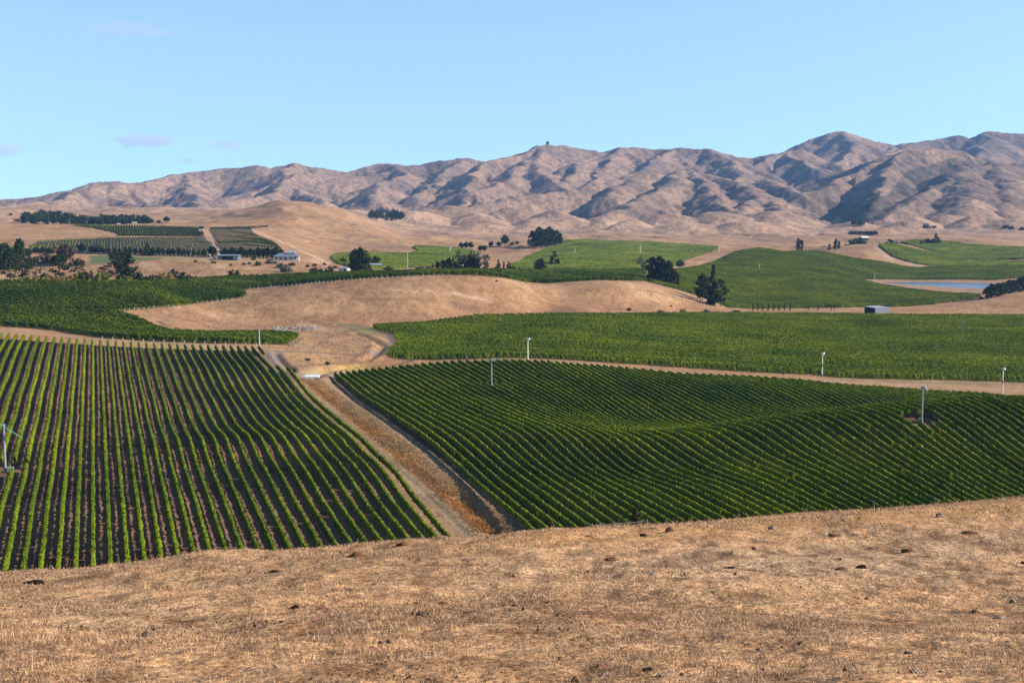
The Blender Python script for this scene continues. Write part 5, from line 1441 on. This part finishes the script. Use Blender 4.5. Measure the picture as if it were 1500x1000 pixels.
# ------------------------------------------------------------------ near paddock: grass, stones, dung
def lump(px, py, wpx, kind, label, flat=.4):
    x, y, z = ground_at(px, py, 5, 75)
    R = wpx / 2 / FPX * y
    rng = np.random.default_rng(int(px * 7 + py))
    n, k = 14, 8
    th = np.linspace(0, 2 * np.pi, n, endpoint=False); ph = np.linspace(-.5, np.pi / 2, k)
    V = []
    seed = int(px)
    for p in ph:
        for t in th:
            d = np.array([math.cos(t) * math.cos(p), math.sin(t) * math.cos(p), math.sin(p)])
            f = 1 + .32 * float(vnoise(np.array(d[0] * 1.7 + seed), np.array(d[1] * 1.7 + d[2] * 2.3), seed)) + .16 * float(vnoise(np.array(d[0] * 5 + seed), np.array(d[1] * 5 + d[2] * 4), seed + 3))
            V.append(d * f * R * np.array([1, .85, flat * 2]))
    F = []
    for a in range(k - 1):
        for b in range(n): F += [a * n + b, a * n + (b + 1) % n, (a + 1) * n + (b + 1) % n, (a + 1) * n + b]
    nm, m = {'stone': ('stone', MSTONE), 'dark_stone': ('stone', MSTONED), 'dung': ('cow_pat', MDUNG), 'old_dung': ('cow_pat', MDUNGB), 'mound': ('earth_mound', MDUNGB)}[kind]
    mb = MB(); mb.add(V, F); mb.add(np.array(V)[-n:], np.arange(n), n)
    o = mb.build(nm, m, smooth=(kind not in ('stone', 'dark_stone'))); o.location = (x, y, z - R * .04); o.rotation_euler = (0, 0, rng.uniform(0, 6.28) if kind in ('stone', 'dark_stone') else 0)
    tag(o, label, {'stone': 'stone', 'dark_stone': 'stone', 'dung': 'cow pat', 'old_dung': 'cow pat', 'mound': 'mound'}[kind], {'stone': 'stones in the dry grass', 'dark_stone': 'stones in the dry grass', 'dung': 'cow pats in the dry grass', 'old_dung': 'cow pats in the dry grass'}.get(kind))
for a in ((50,854,30,'dung','large dark cow pat near the left frame edge just below the vine rows',.22),(400,838,23,'dung','dark flat cow pat below the middle of the left vine rows',.14),(521,815,26,'mound','dark earth mound near the crest below the left vine rows',.22),
          (590,799,18,'mound','reddish earth mound on the crest below the end of the left vine rows',.3),(576,802,7,'mound','little clod beside the reddish mound on the crest',.3),(212,932,17,'dark_stone','black stone alone in the lower left grass',.4),(432,890,11,'dung','small dark pat in the left middle grass',.4),
          (358,871,9,'old_dung','small brown pat up left of the small dark pat',.25),(635,873,12,'stone','pale stone in the middle grass',.35),(617,901,17,'dark_stone','dark stone below the pale stone in the middle grass',.35),(611,884,12,'old_dung','brown pat just above the dark stone in the middle',.22),
          (648,884,16,'old_dung','brown pat right of another below the pale stone',.2),(557,942,8,'dark_stone','left of two small stones side by side in the lower grass',.5),(569,941,8,'dark_stone','right of two small stones side by side in the lower grass',.6),
          (820,965,8,'dark_stone','small grey stone in the lower centre grass',.5),(842,998,13,'dark_stone','grey stone cut by the bottom frame edge at centre',.6),(889,989,22,'stone','flat pale slab stone in the bottom grass',.16),(968,990,14,'stone','round grey stone right of the flat slab',.45),
          (951,982,22,'dung','dark cow pat between the flat slab and the round grey stone',.18),(897,967,9,'stone','small white stone above the flat slab',.4),(878,976,16,'old_dung','brown pat just above the flat slab stone',.2),(752,844,6,'dung','tiny dark pat in the middle of the paddock',.4),
          (896,820,22,'old_dung','low brown pat below the pipe gate, above the middle of the paddock',.16),(943,785,14,'dung','dark pat below the right end of the pipe gate',.25),(981,778,10,'dark_stone','dark upright stone right of the pipe gate',.7),(862,786,15,'old_dung','flat brown pat below the left end of the pipe gate',.18),
          (1377,757,13,'stone','grey stone near the right part of the crest',.4),(1237,763,9,'stone','white pebble near the crest right of centre',.4),(1131,775,13,'stone','pale stone below the crest in the right vine view',.35),
          (1068,832,19,'dung','dark cow pat on the grey bare ground at left of the patch',.2),(1262,832,17,'dung','dark cow pat on the grey bare ground at its middle',.3),(1232,834,19,'old_dung','brown pat left of the dark one on the grey bare ground',.25),
          (1330,808,23,'old_dung','wide brown pat above the grey bare ground',.2),(1222,785,20,'old_dung','brown pat close under the right crest',.2),(1421,781,28,'old_dung','wide brown pat near the right frame edge under the crest',.14),(1104,804,8,'dung','small dark pat above the grey bare patch',.35),
          (1341,985,20,'stone','large whitish stone in the bottom right grass',.4),(1331,957,18,'dark_stone','grey flat stone above the large whitish stone',.2),(1483,882,10,'stone','round pale stone by the right frame edge',.6),(1172,943,8,'dung','small black pat in the lower right grass',.6),
          (1430,925,17,'dark_stone','flat dark stone in the right grass',.14),(1465,906,20,'stone','long grey stone in the right grass above the flat dark one',.22),(1428,897,12,'dark_stone','dark stone up left of the long grey stone',.35),(1115,951,14,'stone','whitish stone on the lower right bleached grass',.25),
          (1498,825,9,'dung','dark pat touching the right frame edge',.4)):
    lump(*a)

def paddock_grass():
    rng = np.random.default_rng(21); N = 360000
    Yv = np.exp(rng.uniform(math.log(9.5), math.log(76), N))
    px = rng.uniform(-170, 1670, N)
    x = (px - 750) / FPX * Yv; y = Yv
    dens = .55 + .5 * fbm(x / 1.6, y / 1.6, 211, 4) * -1 + .3 * fbm(x / 6.5, y / 6.5, 201, 3)
    pxx, pyy = proj(x, y, height(x, y))
    grey = np.exp(-(((pxx - 1180) / 330) ** 2 + ((pyy - 825) / 35) ** 2))
    keep = rng.random(N) < np.clip(dens - .45 * grey, .12, 1)
    x, y, px = x[keep], y[keep], px[keep]; n = len(x)
    z = height(x, y)
    crest = np.clip((y - 44) / 8, 0, 1)
    tall = (.028 + .04 * rng.random(n) ** 2 + .13 * (rng.random(n) < .009)) * (1 + .6 * crest) * (1 + .5 * np.clip(fbm(x / 2.2, y / 2.2, 231, 2), -.6, 1.5))
    w = np.maximum(.004, y * .00030) * rng.uniform(.6, 1.4, n)
    a = rng.uniform(0, 6.28, n); lean = rng.uniform(.2, 1.5, n) * tall
    la = rng.uniform(0, 6.28, n)
    wx, wy = np.cos(a) * w, np.sin(a) * w
    V = np.stack([np.stack([x - wx, y - wy, z - .01], 1), np.stack([x + wx, y + wy, z - .01], 1), np.stack([x + np.cos(la) * lean, y + np.sin(la) * lean, z + tall], 1)], 1).reshape(-1, 3)
    o = mesh_from('dry_grass', V, np.arange(len(V)), 3, MGRASS); o['kind'] = 'stuff'; o['label'] = 'short bleached dry grass of the near paddock'; o['category'] = 'grass'
paddock_grass()

def litter():
    rng = np.random.default_rng(31); N = 15000
    y = np.exp(rng.uniform(math.log(9.5), math.log(64), N)); px = rng.uniform(-150, 1650, N)
    x = (px - 750) / FPX * y
    c = vnoise(x / 1.1, y / 1.1, 301) + .6 * vnoise(x / 5, y / 5, 305)
    k = rng.random(N) < np.clip(c * 1.1 + .12, .02, 1); x, y = x[k], y[k]
    s = rng.uniform(.007, .022, len(x)) * (1 + y / 30) * (1 + 1.2 * (rng.random(len(x)) < .04))
    C = np.stack([x, y, height(x, y) + s * .22], 1)
    m = MB(); m.quads(quads(C, s * 1.3, rng, .6, .9)); m.quads(quads(C + rng.normal(0, .3, C.shape) * s[:, None] * [1, 1, .4], s, rng, .5, .6))
    o = m.build('dead_weeds', MLIT); o['kind'] = 'stuff'; o['label'] = 'dark dead weeds and crumbs scattered through the dry grass'; o['category'] = 'weeds'
litter()

def tussocks():
    rng = np.random.default_rng(41); m = MB()
    areas = [([(185,462),(240,487),(400,483),(480,478),(560,475),(640,466),(750,459),(1000,457),(1060,452),(1000,432),(900,414),(800,418),(690,405),(600,406),(450,417),(365,430)], 460, 900, 7000, .34),
             ([(388,509),(470,484),(520,482),(556,500),(540,518),(600,531),(560,540),(480,547),(445,547),(425,535),(408,515)], 380, 620, 2600, .26),
             ([(240,382),(420,386),(500,394),(480,400),(300,402),(230,400)], 760, 1000, 1500, .4),
             ([(1040,458),(1250,459),(1440,445),(1500,436),(1500,459),(1320,459)], 700, 900, 900, .4)]
    for poly, y0, y1, n, sz in areas:
        xs = [p[0] for p in poly]
        px = rng.uniform(min(xs), max(xs), n * 6); Y = rng.uniform(y0, y1, n * 6)
        x = (px - 750) / FPX * Y; z = height(x, Y)
        qx, qy = proj(x, Y, z)
        k = inpoly(qx, qy, poly) & (vnoise(x / 7, Y / 7, 401) + .5 * vnoise(x / 2, Y / 2, 403) > -.15)
        x, Y, z = x[k][:n], Y[k][:n], z[k][:n]
        s = sz * rng.uniform(.4, 1.5, len(x))
        m.quads(quads(np.stack([x, Y, z + s * .25], 1), s, rng, .7, .2)); m.quads(quads(np.stack([x + .1, Y, z + s * .3], 1), s, rng, .5, 0))
    o = m.build('dry_tussocks', MTUS); o['kind'] = 'stuff'; o['label'] = 'dry tussocks dotted over the bare tan hill and banks'; o['category'] = 'grass'
tussocks()

def ditch_grass():
    rng = np.random.default_rng(22); N = 34000
    seg = rng.integers(0, len(DITCH) - 1, N); t = rng.random((N, 1))
    p = DITCH[seg] * (1 - t) + DITCH[seg + 1] * t
    d = DITCH[seg + 1] - DITCH[seg]; nn = np.stack([d[:, 1], -d[:, 0]], 1); nn /= np.linalg.norm(nn, axis=1, keepdims=True)
    off = rng.normal(.5, 1.7, N)
    late = seg > len(DITCH) * .55; off = np.where(late & (rng.random(N) < .5), rng.uniform(.3, 3.8, N), off)
    x = p[:, 0] + nn[:, 0] * off; y = p[:, 1] + nn[:, 1] * off
    bare = vnoise(x / 3, y / 3, 99) > .25
    k = ~(bare & (np.abs(off) < 1.4)) & (y > 150)
    x, y, off = x[k], y[k], off[k]
    z = height(x, y)
    h = rng.uniform(.2, .75, len(x)) * (1 + .6 * (off > .3))
    C = np.stack([x, y, z + h * rng.random(len(x))], 1)
    m = MB(); L_ = off < -.3 + .8 * rng.normal(size=len(off)) * .5
    for mi, q in ((0, ~L_), (1, L_)):
        m.m = mi; m.quads(quads(C[q], rng.uniform(.14, .36, q.sum()), rng, .4, 0))
    o = m.build('ditch_grass', [MDG, MDG2]); o['kind'] = 'stuff'; o['label'] = 'tall orange dry grass along the ditch between the vine blocks'; o['category'] = 'grass'
ditch_grass()

# ------------------------------------------------------------------ clouds, far beyond the air of the valley
def cloud(px, py, w, h, label, seed, mat):
    Yc = 15000.0
    rng = np.random.default_rng(seed); u = Yc / FPX
    x, y, z = (float(v) for v in unproj(px, py, Yc))
    m = MB()
    n, k = 28, 14
    th = np.linspace(0, 2 * np.pi, n, endpoint=False); ph = np.linspace(-np.pi / 2, np.pi / 2, k)
    V = []
    for p in ph:
        for t in th:
            dv = np.array([math.cos(t) * math.cos(p), math.sin(t) * math.cos(p), math.sin(p)])
            f = 1 + .55 * float(fbm(np.array(dv[0] * 2.2 + seed), np.array(dv[2] * 2.2 + dv[1]), seed, 3))
            V.append(dv * f * np.array([w / 2, w / 3, h / 2]) * u)
    F = []
    for a in range(k - 1):
        for b in range(n): F += [a * n + b, a * n + (b + 1) % n, (a + 1) * n + (b + 1) % n, (a + 1) * n + b]
    m.add(V, F)
    o = m.build('cloud', mat, smooth=True); o.location = (x, y, z)
    tag(o, label, 'cloud', 'faint clouds')
def mat_cloud(name, density):
    m = bpy.data.materials.new(name); m.use_nodes = True
    nt = m.node_tree; nt.nodes.remove(nt.nodes['Principled BSDF'])
    pv = nt.nodes.new('ShaderNodeVolumePrincipled'); pv.inputs['Color'].default_value = (.48, .44, .48, 1); pv.inputs['Density'].default_value = density
    nt.links.new(pv.outputs[0], nt.nodes['Material Output'].inputs['Volume'])
    return m
MCLOUD = mat_cloud('low_cloud', 2.4e-3); MWISP = mat_cloud('thin_cloud', 7e-4)
cloud(208, 206, 74, 17, 'faint flat lilac cloud, widest of those over the left hills', 3, MCLOUD)
cloud(333, 213, 46, 15, 'faint lilac cloud above the hills right of the widest one', 5, MCLOUD)
cloud(6, 219, 50, 14, 'faint lilac cloud touching the left frame edge', 8, MCLOUD)
cloud(276, 235.5, 26, 8, 'smallest lilac wisp low over the left hills', 11, MCLOUD)
cloud(14, 194, 26, 6, 'tiny lilac wisp above the cloud at the left frame edge', 17, MWISP)
cloud(180, 45, 90, 22, 'pale wisp of cloud high in the upper left sky', 14, MWISP)
